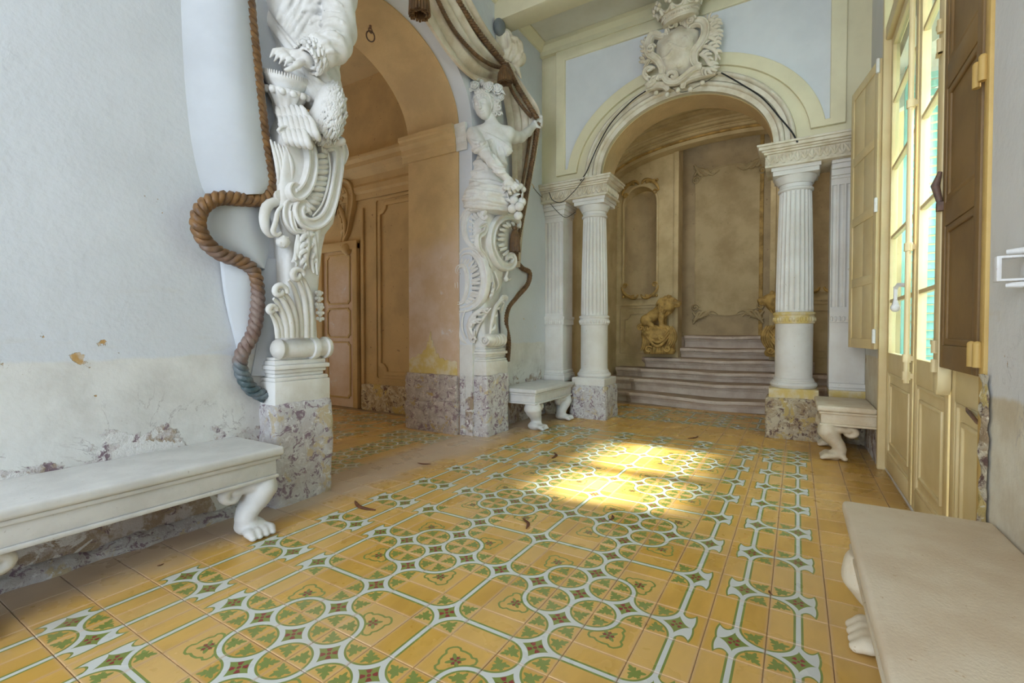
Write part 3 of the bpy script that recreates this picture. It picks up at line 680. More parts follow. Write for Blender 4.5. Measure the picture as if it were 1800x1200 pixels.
# big wall panel with curved top and bottom and scrolled corners
pc = -1.045; pw = .52
def ploop(g):
    L = []
    for t in np.linspace(-1, 1, 25): L.append((pc+t*(pw+g), 1.42-g+.16*(abs(t)**2)*(1-.0*abs(t))-(.0 if abs(t) < .999 else 0)))
    for t in np.linspace(1, -1, 25): L.append((pc+t*(pw+g), 3.99+g-.20*abs(t)**2))
    return L
mb = MB(); mb.ring(ploop(.022), ploop(0), 'y', BY-.02, BY+.005); mb.build('wall_panel', M['vest'], WSB, bevel=.004)
mb = MB(); mb.prism(ploop(0), 'y', BY-.008, BY+.005); mb.build('wall_panel_field', M['vest'], WSB, smooth=0)
orn = MB()
for sx in (-1, 1):
    for zc, sz in ((3.86, 1), (1.50, -1)):
        bx = pc+sx*(pw-.02)
        for q in range(3):
            T = np.linspace(0, 1, 18); pts = [(bx+sx*.06-sx*(.42-.10*q)*t, BY-.03, zc+sz*(.03+.10*math.sin(t*6+q*.8)*(1-t*.5)+.05*q*(1-t)+.06*t)) for t in T]
            orn.tube(pts, [.010+.020*math.sin(PI*min(1, t+.15)) for t in T], 6)
        for q, (ox, oz, r0) in enumerate(((.02, -.05, .07), (-.16, .06, .055))):
            sp = [(bx+sx*ox+r0*(1-t*.8)*math.cos(t*10), BY-.03, zc+sz*oz+r0*(1-t*.8)*math.sin(t*10)) for t in np.linspace(0, 1, 24)]; orn.tube(sp, .016, 6)
orn.build('panel_scrollwork', M['vest'], WSB, smooth=60)
# barrel vault: segmental arc with moulded arch bands towards the niche wall
VW = (VX1-VX0)/2
def vz(x, lift=0): t = (x-SHX)/VW; return 3.78+lift+.50*math.sqrt(max(0, 1-.92*t*t))-.14
va = MB(); xs = np.linspace(VX0-.05, VX1+.05, 41)
va.strip([(x, vz(x, .26)) for x in xs], [(x, vz(x, .42)) for x in xs], 'y', YF+.4, NY+.3); VA = struct('ceiling_stair_vault', va, M['vest'], smooth=30)
for k, (y0, y1, l0) in enumerate(((NY-.20, NY+.0, -.02), (NY-.235, NY-.20, .035), (NY-.29, NY-.235, .06), (NY-.32, NY-.29, .10), (NY-.40, NY-.32, .115), (NY-.44, NY-.40, .15), (NY-.60, NY-.44, .18), (NY-.66, NY-.60, .21))):
    mb = MB(); mb.strip([(x, vz(x, l0)) for x in xs], [(x, vz(x, .30)) for x in xs], 'y', y0, y1); mb.build('vault_moulding', M['gilt'] if k == 1 else M['vest'], VA, smooth=30)
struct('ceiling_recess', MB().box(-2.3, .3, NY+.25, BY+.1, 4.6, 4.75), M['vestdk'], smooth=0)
# ------------------------------------------------------------------ stairs: six moulded treads, each bowed
ST = empty('staircase', (SHX, 7.1, 0)); tag(ST, 'flight of six worn moulded stone steps beyond the column arch', 'staircase')
pyc = [701.6, 673, 652.6, 631, 611.6, 589]; Yk = [7.12, 7.40, 7.66, 7.94, 8.24, 8.58]; bow = [.20, .15, .10, .07, .04, .03]
xe = [(VX0+.004, VX1-.004), (VX0+.004, VX1-.004), (-2.66, .62), (-2.28, .22), (OX0+.004, OX1-.004), (OX0+.004, OX1-.004)]
for k in range(6):
    z1 = OY(1255, pyc[k], Yk[k]).z; z0 = (OY(1255, pyc[k-1], Yk[k-1]).z if k else 0)-.02; xa, xb = xe[k]; h = z1-z0
    prof = [(0, z1-.006), (-.012, z1-.014), (-.016, z1-.030), (-.014, z1-.050), (-.004, z1-.064), (.024, z1-.070), (.026, z1-.084), (.046, z1-.090), (.048, z1-.106), (.066, z1-.112), (.068, z0)]
    mb = MB(); n = 36; vs = []; kp = len(prof)+1; cw = .62
    for i in range(n+1):
        x = xa+(xb-xa)*i/n; t = (x-SHX)/1.0; yy = Yk[k]+(bow[k]*(1-math.cos(min(1, abs(t))*PI/2)) if abs(t) < 1.2 else bow[k])
        if k < 4 and abs(x-SHX) > 1.25: yy += .07
        wear = -.018*math.exp(-((x-SHX)/.35)**2)
        for q, (u, z) in enumerate(prof): vs.append((x, yy+u, z+(wear if q < 4 else 0)+.003*mnoise.noise(Vector((x*14, k, q)))))
        vs.append((x, BY-.004 if k > 3 else NY-.004, z1))
    for i in range(n):
        for q in range(kp-1): mb.add([], []) if 0 else None
    fs = [(i*kp+q, (i+1)*kp+q, (i+1)*kp+q+1, i*kp+q+1) for i in range(n) for q in range(len(prof)-1)]+[(i*kp, i*kp+kp-1, (i+1)*kp+kp-1, (i+1)*kp) for i in range(n)]; nt_ = (n*(len(prof)-1), n*len(prof))
    fs += [tuple(range(kp)), tuple(range(n*kp, n*kp+kp))[::-1]]
    mb.add(vs, fs); mb.m[nt_[0]:nt_[1]] = [1]*n; o = mb.build('step', [M['step'], M['tread']], ST, smooth=30)
    if k == 3: MB().box(OX0+.004, OX1-.004, NY-.004, NY+.4, z1-.12, z1-.0005).build('tread', M['tread'], o, smooth=0)
MB().box(-1.995, OX0-.004, NY+.304, BY-.004, .3, 1.03).build('landing', M['step'], ST, smooth=0); MB().box(OX1+.004, -.055, NY+.304, BY-.004, .3, 1.03).build('landing', M['step'], ST, smooth=0)
# ------------------------------------------------------------------ outside the door: limestone wall across a narrow court, ground
struct('wall_court', MB().box(3.3, 3.6, -2, 9, -.3, 4.75), M['ext'], smooth=0)  # unseen from the hall; raised to cut the low sun off the lower panes
struct('ground_court', MB().box(XR+.10, 3.4, -3, 10, -.3, -.06), M['ext'], smooth=0)
WE = struct('wall_court_end', MB().box(XR+.2, 3.3, 8.0, 8.3, -.3, 2.9), M['ext'], smooth=0)
for r_ in range(9):
    for c_ in range(6): 
        x0_ = XR+.21+c_*.46-(.23 if r_ % 2 else 0); rough_box('court_stone', M['ext'], WE, max(x0_, XR+.21), min(x0_+.45, 3.29), 7.97, 8.02, -.05+r_*.325, .265+r_*.325, .008, .12, r_*7+c_, .02)
be = MB(); be.prism([(-3.3, -.05), (-2.1, -.05), (-2.1, 2.8), (-.3, 2.8), (-.3, -.05), (XR+.5, -.05), (XR+.5, ZC+.1), (-3.3, ZC+.1)], 'y', -3.6, -3.4); struct('wall_entrance', be, M['wallr'], smooth=0)  # unseen end wall, its opening sized for the light it lets in
BC = struct('sun_block_court', MB().box(XR+.10, 1.34, 1.9, 5.3, 3.30, 3.42), M['ext'], smooth=0)  # added outside to keep the sun off the upper panes and fanlight
for k in range(4): MB().prism([(XR+.095, 3.30), (XR+.095, 2.98), (XR+.16, 3.02), (1.2, 3.25), (1.2, 3.30)], 'y', 2.0+k*1.05, 2.12+k*1.05).build('sun_block_corbel', M['ext'], BC, smooth=0)
MB().box(1.30, 1.338, 1.95, 5.25, 3.42, 5.6).build('sun_block_front', M['extgreen'], BC, smooth=0); MB().box(XR+.10, 1.4, 1.9, 5.3, 5.6, 5.7).build('sun_block_roof', M['ext'], BC, smooth=0)
# ------------------------------------------------------------------ columns, pilasters, entablatures
def column(cx, cy, label, rockm, capm):
    t = empty('column', (cx, cy, 0)); tag(t, label, 'column')
    rough_box('plinth', rockm, t, cx-.25, cx+.25, cy-.25, cy+.25, -.02, .43, .013, .03, cx*7)
    rough_box('plinth_cap', capm, t, cx-.225, cx+.225, cy-.225, cy+.225, .42, .525, .006, .03, cx*3, .012)
    mb = MB(); mb.lathe([(.20, .52), (.215, .535), (.222, .555), (.215, .575), (.198, .588), (.198, .598), (.19, .604), (.19, .614), (.177, .63)], (cx, cy, 0), 48); mb.build('base', M['col'], t, smooth=30)
    mb = MB(); mb.lathe([(.176, .62), (.176, 1.215)], (cx, cy, 0), 48); mb.build('drum', M['col'], t, smooth=30)
    mb = MB(); mb.lathe([(.177, 1.205), (.19, 1.21), (.19, 1.285), (.186, 1.29), (.197, 1.30), (.200, 1.312), (.195, 1.325), (.178, 1.33)], (cx, cy, 0), 48)
    for i in range(36):
        a = 2*PI*i/36; mb.ball((cx+.19*math.cos(a), cy+.19*math.sin(a), 1.25), .014, 6, 5, (1, 1, 1.9))
    mb.build('carved_band', capm if capm is M['yel'] else M['col'], t, smooth=40)
    # fluted shaft with entasis
    n = 24*6; zs = [1.33, 1.345, 1.36]+list(np.linspace(1.40, 2.56, 12))+[2.59, 2.605, 2.62]; vs = []
    for k, z in enumerate(zs):
        e = (z-1.33)/1.29; r0 = .176-.026*e**1.4; dep = .014*min(1, k/2., (len(zs)-1-k)/2.)
        for i in range(n):
            ph = (i % 6)/6.; f = max(0, math.sin(PI*ph))**.7; a = 2*PI*i/n; vs.append((cx+(r0-dep*f)*math.cos(a), cy+(r0-dep*f)*math.sin(a), z))
    mb = MB(); mb.add(vs, [(k*n+i, k*n+(i+1) % n, (k+1)*n+(i+1) % n, (k+1)*n+i) for k in range(len(zs)-1) for i in range(n)]); mb.build('fluted_shaft', M['col'], t, smooth=50)
    mb = MB(); mb.lathe([(.150, 2.60), (.166, 2.61), (.166, 2.63), (.152, 2.64), (.152, 2.675), (.165, 2.68), (.168, 2.69), (.185, 2.72), (.198, 2.745), (.198, 2.755)], (cx, cy, 0), 48)
    mb.box(cx-.205, cx+.205, cy-.205, cy+.205, 2.755, 2.80); mb.box(cx-.22, cx+.22, cy-.22, cy+.22, 2.80, 2.835); mb.build('capital', M['col'], t, smooth=30)
    return t
column(-2.30, 5.90, 'fluted white column on mottled plinth beside the small stone bench', M['rock'], M['col'])
column(-.03, 5.90, 'fluted white column on dark flaked plinth near the right bench', M['rockd'], M['yel'])
def pilaster(x0, x1, y0, y1, label, capm):
    t = empty('pilaster', ((x0+x1)/2, y0, 0)); tag(t, label, 'pilaster')
    rough_box('pilaster_plinth', M['rockd'], t, x0-.0, x1+.03, y0-.03, y1, -.02, .46, .01, .04, x0)
    mb = MB(); mb.box(x0, x1+.045, y0-.045, y1, .455, .53); mb.build('base_block', capm, t, bevel=.01)
    mb = MB(); mb.box(x0, x1+.035, y0-.035, y1, .53, .555); mb.box(x0, x1+.015, y0-.015, y1, .555, .60); mb.box(x0, x1, y0, y1, .60, 1.22); mb.build('pedestal', M['col'], t, bevel=.006)
    mb = MB(); mb.box(x0, x1+.02, y0-.02, y1, 1.215, 1.29); mb.box(x0, x1+.03, y0-.03, y1, 1.29, 1.325)
    k = 9
    for i in range(k): mb.ball((x0+(x1-x0)*(i+.5)/k, y0-.02, 1.25), .016, 6, 5, (1, .8, 1.8))
    mb.build('carved_band', M['col'], t, smooth=35)
    nf = 5; wdt = (x1-x0); poly = [(x0, y1), (x1, y1), (x1, y0)]; pts = []
    for i in range(nf):
        a = x1-wdt*(i+.12)/nf; b = x1-wdt*(i+.88)/nf
        for q in range(7): ph = q/6.; pts.append((a+(b-a)*ph, y0+.022*math.sin(PI*ph)**.8))
    poly += pts+[(x0, y0)]; mb = MB(); mb.prism(poly, 'z', 1.37, 2.60); mb.box(x0, x1, y0, y1, 1.32, 1.37); mb.box(x0, x1, y0, y1, 2.60, 2.66); mb.build('fluted_shaft', M['col'], t, smooth=40)
    mb = MB(); mb.box(x0, x1+.015, y0-.015, y1, 2.66, 2.69); mb.box(x0, x1+.03, y0-.03, y1, 2.69, 2.75); mb.box(x0, x1+.055, y0-.055, y1, 2.75, 2.80); mb.box(x0, x1+.07, y0-.07, y1, 2.80, 2.835); mb.build('capital', M['col'], t, bevel=.006)
pilaster(XL+.001, -2.70, 5.78, 6.09, 'fluted white pilaster against the left wall behind the small bench', M['col'])
pilaster(.28, XR-.001, 5.78, 6.09, 'fluted white pilaster in the right corner behind the shutter', M['yel'])
def entab(x0, x1, endl, endr, label):
    t = empty('entablature', ((x0+x1)/2, 5.9, 2.83)); tag(t, label, 'entablature'); y0, y1 = 5.66, 6.13
    mb = MB(); mb.box(x0, x1, y0, y1, 2.848, 2.985); mb.build('frieze_block', M['arms'], t, smooth=0)
    mb = MB()
    for k, (g, za, zb) in enumerate(((.018, 2.836, 2.862), (.03, 2.972, 2.992), (.05, 2.992, 3.012), (.075, 3.012, 3.045), (.09, 3.045, 3.069))):
        mb.box(x0-(g if endl else 0), x1+(g if endr else 0), y0-g, y1+g*.3, za, zb)
    mb.build('cornice', M['arms'], t, bevel=.005)
    lf = MB()
    def leaf(cx, cy, cz, ux, s):
        # small curled acanthus spray: three fingers and a berry
        for q, a in enumerate((-.7, 0., .7)):
            pts = [(cx+ux[0]*s*.05*tt*math.sin(a)*1.4, cy+ux[1]*s*.05*tt*math.sin(a)*1.4, cz-.045+.09*tt*math.cos(a*.7)) for tt in np.linspace(0, 1, 4)]
            nn = (-ux[1], ux[0]); pts = [(p[0]-abs(nn[0])*0, p[1], p[2]) for p in pts]; lf.tube(pts, [.012, .015, .012, .005], 5)
        lf.ball((cx, cy, cz-.02), .014, 6, 5)
    n = int((x1-x0)/.062)
    for i in range(n): leaf(x0+(x1-x0)*(i+.5)/n, y0-.006, 2.918+(.008 if i % 2 else -.004), (1, 0), 1 if i % 2 else -1)
    for e, xe_ in ((endl, x0-.006), (endr, x1+.006)):
        if e:
            for i in range(7): leaf(xe_, y0+.03+.064*i, 2.918+(.008 if i % 2 else -.004), (0, 1), 1 if i % 2 else -1)
    lf.build('carved_frieze', M['arms'], t, smooth=50)
entab(XL+.001, -2.06, False, True, 'carved cream entablature block above the two fluted shafts on the left')
entab(-.29, XR-.001, True, False, 'carved cream entablature block above the right column and pilaster')
# ------------------------------------------------------------------ stone benches with scrolled lion-paw legs
def leg_mesh(front=False):
    # profile in local (u, z): u 0 at the outer corner, volute curling inwards; y is thickness
    S = Sculpt((-.06, -.16, -.01), (.33, .16, .34), .0065); g = lambda u, z, y=0: (u, y, z)
    T = 1.5     # thickness scale applied afterwards
    S.poly([g(.045, .30), g(.05, .25), g(.075, .195), g(.11, .14), g(.125, .095)], [.058, .062, .052, .040, .036], .03)
    S.poly([g(.045, .29), g(.11, .285), g(.17, .27)], [.045, .035, .028], .02)
    c = [g(.185+.040*(1-.55*t)*math.cos(1.9-t*6.4), .255+.040*(1-.55*t)*math.sin(1.9-t*6.4)) for t in np.linspace(0, 1, 14)]; S.poly(c, [.022]*8+[.02]*6, .004)
    S.poly([g(.125, .10), g(.115, .06), g(.09, .04)], [.036, .042, .048], .02)
    if front:      # paw pointing out of the bench front
        S.ell(g(.10, .045, .0), (.062, .055, .042), .02)
        for k, u in enumerate((.055, .085, .117, .147)): S.poly([g(.10+(u-.10)*.7, .048, .02), g(u, .040, .062), g(u, .022, .080)], [.024, .023, .016], .006)
    else:
        for k, y in enumerate((-.048, -.017, .017, .048)):
            S.poly([g(.10, .045, y*.7), g(.045, .04, y), g(.015, .022, y)], [.024, .026, .018], .008)
        S.poly([g(.13, .05, -.03), g(.15, .025, -.04)], [.025, .02], .01); S.poly([g(.13, .05, .03), g(.15, .025, .04)], [.025, .02], .01)
    for y in (-.045, 0, .045): S.cap(g(.02, .255, y), g(.045, .20, y), .012, .006, .006)
    me = S.mesh('scroll_leg', M['bench']); co = np.empty(len(me.vertices)*3, np.float32); me.vertices.foreach_get('co', co); co = co.reshape(-1, 3); co[:, 1] *= T; co[:, 0] *= 1.18; co[:, 2] = np.maximum(co[:, 2], 0.001); me.vertices.foreach_set('co', co.ravel()); me.update(); return me
LEGF = leg_mesh(True); LEGM = leg_mesh(); LEGW = LEGM.copy(); LEGW.materials.clear(); LEGW.materials.append(M['benchw'])
def bench(name, x0, x1, y0, y1, wall, legs, mat, top, label, lm, open_=('y0', 'y1'), zt=.475):
    # wall: the side ('l' or 'r') against which it stands
    t = empty(name, ((x0+x1)/2, (y0+y1)/2, 0)); tag(t, label, 'bench')
    prof = [(0, zt), (.0, zt-.006), (.008, zt-.014), (.008, zt-.034), (-.004, zt-.044), (-.012, zt-.048), (-.012, zt-.058), (-.022, zt-.066), (-.03, zt-.076)]
    fx = x1 if wall == 'l' else x0; bx = x0 if wall == 'l' else x1
    def slab(g, za, zb, mb):
        a = (bx, fx+g) if wall == 'l' else (fx-g, bx); ya = y0-(g if 'y0' in open_ else 0); yb = y1+(g if 'y1' in open_ else 0)
        mb.box(a[0], a[1], ya, yb, za, zb)
    mb = MB(); slab(.0, zt-.05, zt, mb); mb.build('seat_slab', top, t, bevel=.016, bseg=3)
    mb = MB(); slab(-.016, zt-.072, zt-.05, mb); mb.build('ovolo', mat, t, bevel=.007, bseg=2)
    mb = MB(); slab(-.032, zt-.155, zt-.072, mb); slab(-.022, zt-.175, zt-.155, mb); mb.build('apron', mat, t, bevel=.006)
    for (lx, ly, rz, mir) in legs:
        o = link('scroll_leg', lm, t, None); p = t.location; o.location = (lx-p.x, ly-p.y, 0); o.rotation_euler = (0, 0, rz); o.scale = (1, 1, (zt-.155)/.335)
        if mir: o.scale = (1, -1, (zt-.155)/.335)
    return t
bench('stone_bench', XL+.002, -2.47, -1.2, 1.60, 'l', [(-2.585, 1.58, -PI/2, False), (-2.585, .27, PI/2, True), (-2.585, -1.15, PI/2, True)], M['bench'], M['bench'], 'long grey-white stone bench along the left wall in the foreground', LEGF)
bench('stone_bench', XL+.002, -2.46, 4.575, 5.62, 'l', [(-2.56, 4.62, PI/2, True), (-2.56, 5.575, -PI/2, False)], M['bench'], M['bench'], 'short white stone bench between the statue pier and the left column', LEGF)
bench('stone_bench', .155, XR-.002, 4.90, 5.63, 'r', [(.185, 4.99, 0, False), (.185, 5.55, 0, False)], M['benchw'], M['benchw'], 'short cream stone bench in the corner beside the right column', LEGW)
bench('stone_bench', .155, XR-.002, -.6, 2.20, 'r', [(.17, 2.08, 0, False), (.17, .2, 0, False)], M['benchw'], M['benchtop'], 'cream stone bench with pitted top at the bottom right corner', LEGW)
# ------------------------------------------------------------------ glazed door with panels, shutters and ironwork
FX = XR+.06                                    # plane of the door leaves
DF = empty('door_frame', (FX, 3.6, 0)); tag(DF, 'tall ochre painted frame round the glazed door in the right wall', 'door frame')
mb = MB(); mb.box(XR-.012, FX+.026, 4.80, 4.857, 0, DZ-.003); mb.build('jamb_post', M['paint'], DF, bevel=.006)
mb = MB(); mb.box(XR-.012, FX+.026, 2.303, 2.345, 0.0, DZ-.003); mb.box(XR-.004, FX+.026, 2.345, 2.385, 0, DZ-.003); mb.build('jamb_post', M['frame'], DF, bevel=.006)
mb = MB(); mb.box(XR-.002, FX+.026, 2.385, 4.80, 4.44, DZ-.003); mb.build('head_rail', M['paint'], DF, bevel=.006)
mb = MB(); mb.box(FX-.06, FX+.03, 2.385, 4.80, 3.44, 3.55); mb.build('transom', M['paint'], DF, bevel=.008)
mb = MB(); mb.box(FX-.02, FX+.026, 2.385, 4.80, .0, .022); mb.build('threshold', M['white_metal'], DF, bevel=.004)
def moulded(mb_name, parent, y0, y1, z0, z1, x, w=.028, d=.016, mat=None):
    o = MB(); o.ring([(y0, z0), (y1, z0), (y1, z1), (y0, z1)], [(y0+w, z0+w), (y1-w, z0+w), (y1-w, z1-w), (y0+w, z1-w)], 'x', x-d, x+.004); o.build(mb_name, mat or M['paint'], parent, bevel=.005)
def leaf(name, y0, y1, label, barz, zg=.955):
    t = empty(name, (FX, (y0+y1)/2, .03)); tag(t, label, 'door leaf'); x0, x1 = FX-.022, FX+.022; sw = .07
    mb = MB(); mb.box(x0, x1, y0, y0+sw, .03, 3.435); mb.build('stile', M['paint'], t, bevel=.004)
    mb = MB(); mb.box(x0, x1, y1-sw, y1, .03, 3.435); mb.build('stile', M['paint'], t, bevel=.004)
    for za, zb in ((.03, .16), (.80, zg), (3.36, 3.435)):
        mb = MB(); mb.box(x0+.001, x1-.001, y0+sw-.002, y1-sw+.002, za, zb); mb.build('rail', M['paint'], t, bevel=.003)
    mb = MB(); mb.box(FX-.008, FX+.008, y0+sw-.004, y1-sw+.004, .155, .805); bp = mb.build('bottom_panel', M['paint'], t, smooth=0)
    moulded('panel_moulding', bp, y0+sw+.0, y1-sw, .16, .80, FX-.006, .02, .014); moulded('panel_moulding', bp, y0+sw+.07, y1-sw-.07, .24, .72, FX-.006, .022, .014)
    zz = [zg]+list(barz)+[3.36]
    for z in barz:
        mb = MB(); mb.box(FX-.016, FX+.016, y0+sw-.002, y1-sw+.002, z-.013, z+.013); mb.build('glazing_bar', M['paint'], t, bevel=.003)
    for za, zb in zip(zz[:-1], zz[1:]):
        mb = MB(); mb.box(FX-.002, FX+.002, y0+sw-.006, y1-sw+.006, za+.008, zb-.008); mb.build('pane', M['glass'], t, smooth=0)
    return t
bz1 = [OX(1567, 495, FX).z, OX(1568, 365, FX).z, OX(1578, 235, FX).z]; bz2 = [OX(1611, 474, FX).z, OX(1613, 305, FX).z, OX(1617, 143, FX).z]
L1 = leaf('glazed_door_leaf', 3.80, 4.795, 'far glazed cream door leaf beside the open panelled shutter', [1.36, 1.86, 2.40, 2.92])
L2 = leaf('glazed_door_leaf', 2.985, 3.765, 'middle glazed cream door leaf between the two vertical bars', [1.36, 1.86, 2.40, 2.92])
L3 = leaf('glazed_door_leaf', 2.39, 2.945, 'near cream door leaf whose glass is hidden by a dark shutter', [1.86, 2.92])
mb = MB(); mb.box(FX-.012, FX+.012, 2.39, 4.795, 3.56, 4.43); 
fan = empty('fanlight', (FX, 3.6, 3.56)); tag(fan, 'fanlight glazing above the door transom', 'fanlight')
for k in range(5):
    ya = 2.39+k*.6; m2 = MB(); m2.box(FX-.015, FX+.015, ya-.012, ya+.012, 3.553, 4.437); m2.build('glazing_bar', M['paint'], fan, bevel=.003)
    if k < 4: m2 = MB(); m2.box(FX-.002, FX+.002, ya+.012, ya+.588, 3.553, 4.437); m2.build('pane', M['glass'], fan, smooth=0)
# espagnolette rod with its handle
rod = empty('bolt_rod', (FX-.06, 3.782, .8)); tag(rod, 'slim cream locking rod with a hanging handle on the glazed door', 'bolt rod')
mb = MB(); mb.tube([(FX-.055, 3.782, .80), (FX-.055, 3.782, 3.43)], .015, 10); mb.build('rod', M['paint'], rod)
for z in (.82, .93, 1.62, 2.5):
    mb = MB(); mb.lathe([(.022, 0), (.022, .05)], (FX-.055, 3.782, z), 12); mb.box(FX-.055, FX-.02, 3.768, 3.796, z+.01, z+.04); mb.build('rod_guide', M['paint'], rod, smooth=30)
mb = MB(); mb.tube([(FX-.06, 3.79, 1.41), (FX-.09, 3.85, 1.42), (FX-.10, 3.88, 1.40)], [.014, .012, .012], 8); mb.tube([(FX-.10, 3.88, 1.41), (FX-.10, 3.885, 1.33), (FX-.10, 3.88, 1.29)], [.012, .010, .02], 8); mb.ball((FX-.10, 3.88, 1.275), .027, 10, 8); mb.build('handle', M['white_metal'], rod, smooth=60)
# heavy vertical shutter post
post = empty('shutter_post', (FX-.06, 2.965, .82)); tag(post, 'thick chipped cream shutter post between glass and dark shutter', 'shutter post')
mb = MB(); yy = 2.965; mb.prism([(yy-.045, .90), (yy-.04, .85), (yy-.02, .822), (yy+.02, .822), (yy+.04, .85), (yy+.045, .90), (yy+.045, 3.43), (yy-.045, 3.43)], 'x', FX-.075, FX-.023); mb.build('post', M['paint'], post, bevel=.006)
for z in (.93, 2.42):
    mb = MB(); mb.tube([(FX-.085, 2.93, z), (FX-.085, 2.93, z+.06)], .013, 8); mb.tube([(FX-.085, 2.93, z+.09), (FX-.085, 2.93, z+.15)], .013, 8); mb.box(FX-.09, FX-.07, 2.925, 2.99, z, z+.02); mb.box(FX-.09, FX-.07, 2.925, 2.99, z+.13, z+.15); mb.build('hinge', M['paint'], post, smooth=40)
# dark closed shutter of the near leaf
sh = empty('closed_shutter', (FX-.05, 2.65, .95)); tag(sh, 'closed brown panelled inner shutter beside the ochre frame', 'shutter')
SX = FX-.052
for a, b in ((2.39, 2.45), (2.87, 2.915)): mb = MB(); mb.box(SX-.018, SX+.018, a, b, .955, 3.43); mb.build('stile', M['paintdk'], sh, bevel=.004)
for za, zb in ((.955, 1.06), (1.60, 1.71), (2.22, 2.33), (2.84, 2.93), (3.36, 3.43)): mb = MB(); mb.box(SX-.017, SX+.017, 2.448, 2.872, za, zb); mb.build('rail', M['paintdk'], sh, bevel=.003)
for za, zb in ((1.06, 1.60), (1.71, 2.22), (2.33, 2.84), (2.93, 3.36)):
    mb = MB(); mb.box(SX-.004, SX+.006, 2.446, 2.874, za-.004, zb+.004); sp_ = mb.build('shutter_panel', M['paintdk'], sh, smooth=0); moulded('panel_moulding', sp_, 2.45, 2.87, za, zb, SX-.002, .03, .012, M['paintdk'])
for z in (.99, 2.02):
    mb = MB(); mb.tube([(SX-.03, 2.395, z), (SX-.03, 2.395, z+.08)], .013, 10); mb.ball((SX-.03, 2.395, z+.083), .0135, 10, 6); mb.build('hinge', M['frame'], sh, smooth=50)
    mb = MB(); mb.tube([(XR-.02, 2.335, z), (XR-.02, 2.335, z+.08)], .013, 10); mb.ball((XR-.02, 2.335, z+.083), .0135, 10, 6); mb.build('hinge', M['frame'], sh, smooth=50)
mb = MB(); mb.tube([(SX-.03, 2.90, 1.72), (SX-.045, 2.91, 1.80), (SX-.03, 2.90, 1.86)], [.012, .017, .008], 8); mb.box(SX-.04, SX, 2.89, 2.92, 1.68, 1.72); mb.build('latch', M['iron'], sh, smooth=50)
mb = MB(); mb.tube([(SX-.02, 2.84, 2.86), (SX-.05, 2.87, 2.87), (SX-.05, 2.90, 2.82), (SX-.03, 2.93, 2.80)], .008, 8); mb.build('hook', M['iron'], sh, smooth=50)
# opened panelled shutter folded towards the corner
os_ = empty('open_shutter', (.555, 4.845, .975)); tag(os_, 'cream panelled shutter folded open against the right corner', 'shutter')
ang = math.atan2(.64, -.125); Lw = .655; Hs = 2.36
def sp(u0, u1, z0, z1, d0, d1, name, bev=.004, mat=None):
    mb = MB(); mb.box(u0, u1, d0, d1, z0, z1); me = mb.mesh(name, mat or M['paint'], bevel=bev); o = link(name, me, os_, (0, 0, 0)); o.rotation_euler = (0, 0, ang); return o
sp(0, .07, 0, Hs, -.014, .014, 'stile'); sp(Lw-.07, Lw, 0, Hs, -.014, .014, 'stile')
rz = [0, .085, .55, .63, 1.11, 1.19, 1.67, 1.75, 2.28, Hs]
for k in range(5): sp(.069, Lw-.069, rz[2*k], rz[2*k+1], -.0135, .0135, 'rail')
for k in range(4):
    a, b = rz[2*k+1], rz[2*k+2]; sp(.067, .325, a-.002, b+.002, -.004, .006, 'shutter_panel', .002); sp(.329, Lw-.067, a-.002, b+.002, -.004, .006, 'shutter_panel', .002)
for z in (.05, 1.12, 2.24):
    mb = MB(); mb.tube([(0, 0, z), (0, 0, z+.10)], .013, 8); mb.ball((0, 0, z+.105), .014, 8, 6); o = mb.build('hinge', M['white_metal'], os_, smooth=50, loc=(-.018, -.012, 0))
# white latch bracket bolted to the wall
bq = OX(1750, 474, XR-.06); bt = OX(1750, 452, XR-.06).z; bb_ = OX(1750, 496, XR-.06).z
br = empty('wall_bracket', (XR, bq.y, bq.z)); tag(br, 'white metal bracket bolted to the wall beside the door frame', 'bracket')
mb = MB(); mb.box(XR-.066, XR-.054, bq.y-.032, bq.y+.004, bb_, bt); mb.box(XR-.060, XR-.001, bq.y-.032, bq.y+.004, bt-.008, bt); mb.box(XR-.060, XR-.001, bq.y-.032, bq.y+.004, bb_, bb_+.008); mb.build('strap', M['white_metal'], br, bevel=.003)
for z in (bb_-.012, bt+.012): mb = MB(); mb.tube([(XR+.002, bq.y-.045, z), (XR-.012, bq.y-.03, z), (XR-.04, bq.y-.015, z)], [.007, .010, .007], 8); mb.build('bolt', M['white_metal'], br, smooth=50)
tag(MB().tube([(FX-.03, 2.66, .80), (FX-.035, 2.60, .79), (FX-.032, 2.52, .765), (FX-.03, 2.45, .76)], [.006, .016, .013, .006], 8, .5).build('torn_strip', M['iron']), 'dark torn strip stuck across the near door leaf', 'strip')
ih = empty('iron_hook', (FX-.03, 2.41, .39)); tag(ih, 'small rusty iron hook low on the near door leaf', 'hook')
mb = MB(); mb.box(FX-.034, FX-.022, 2.395, 2.425, .37, .41); mb.build('hook_plate', M['iron'], ih, bevel=.003); mb = MB(); mb.tube([(FX-.03, 2.41, .39), (FX-.06, 2.42, .39), (FX-.07, 2.43, .36), (FX-.06, 2.44, .35)], .006, 6); mb.build('hook_arm', M['iron'], ih)
# crumbled plaster edge beside the frame
ce_ = MB()
def crum(u, v): z = .02+u*.95; w_ = .05+.03*mnoise.noise(Vector((0, z*9, 2)))+.02*mnoise.noise(Vector((4, z*25, 2))); return (XR-.008-.014*math.sin(v*PI)*(1+mnoise.noise(Vector((v*5, z*20, 0)))), 2.302-v*w_, z)
ce_.grid(crum, 60, 6); ce_.build('crumbled_edge', M['rockd'], WR, smooth=60)
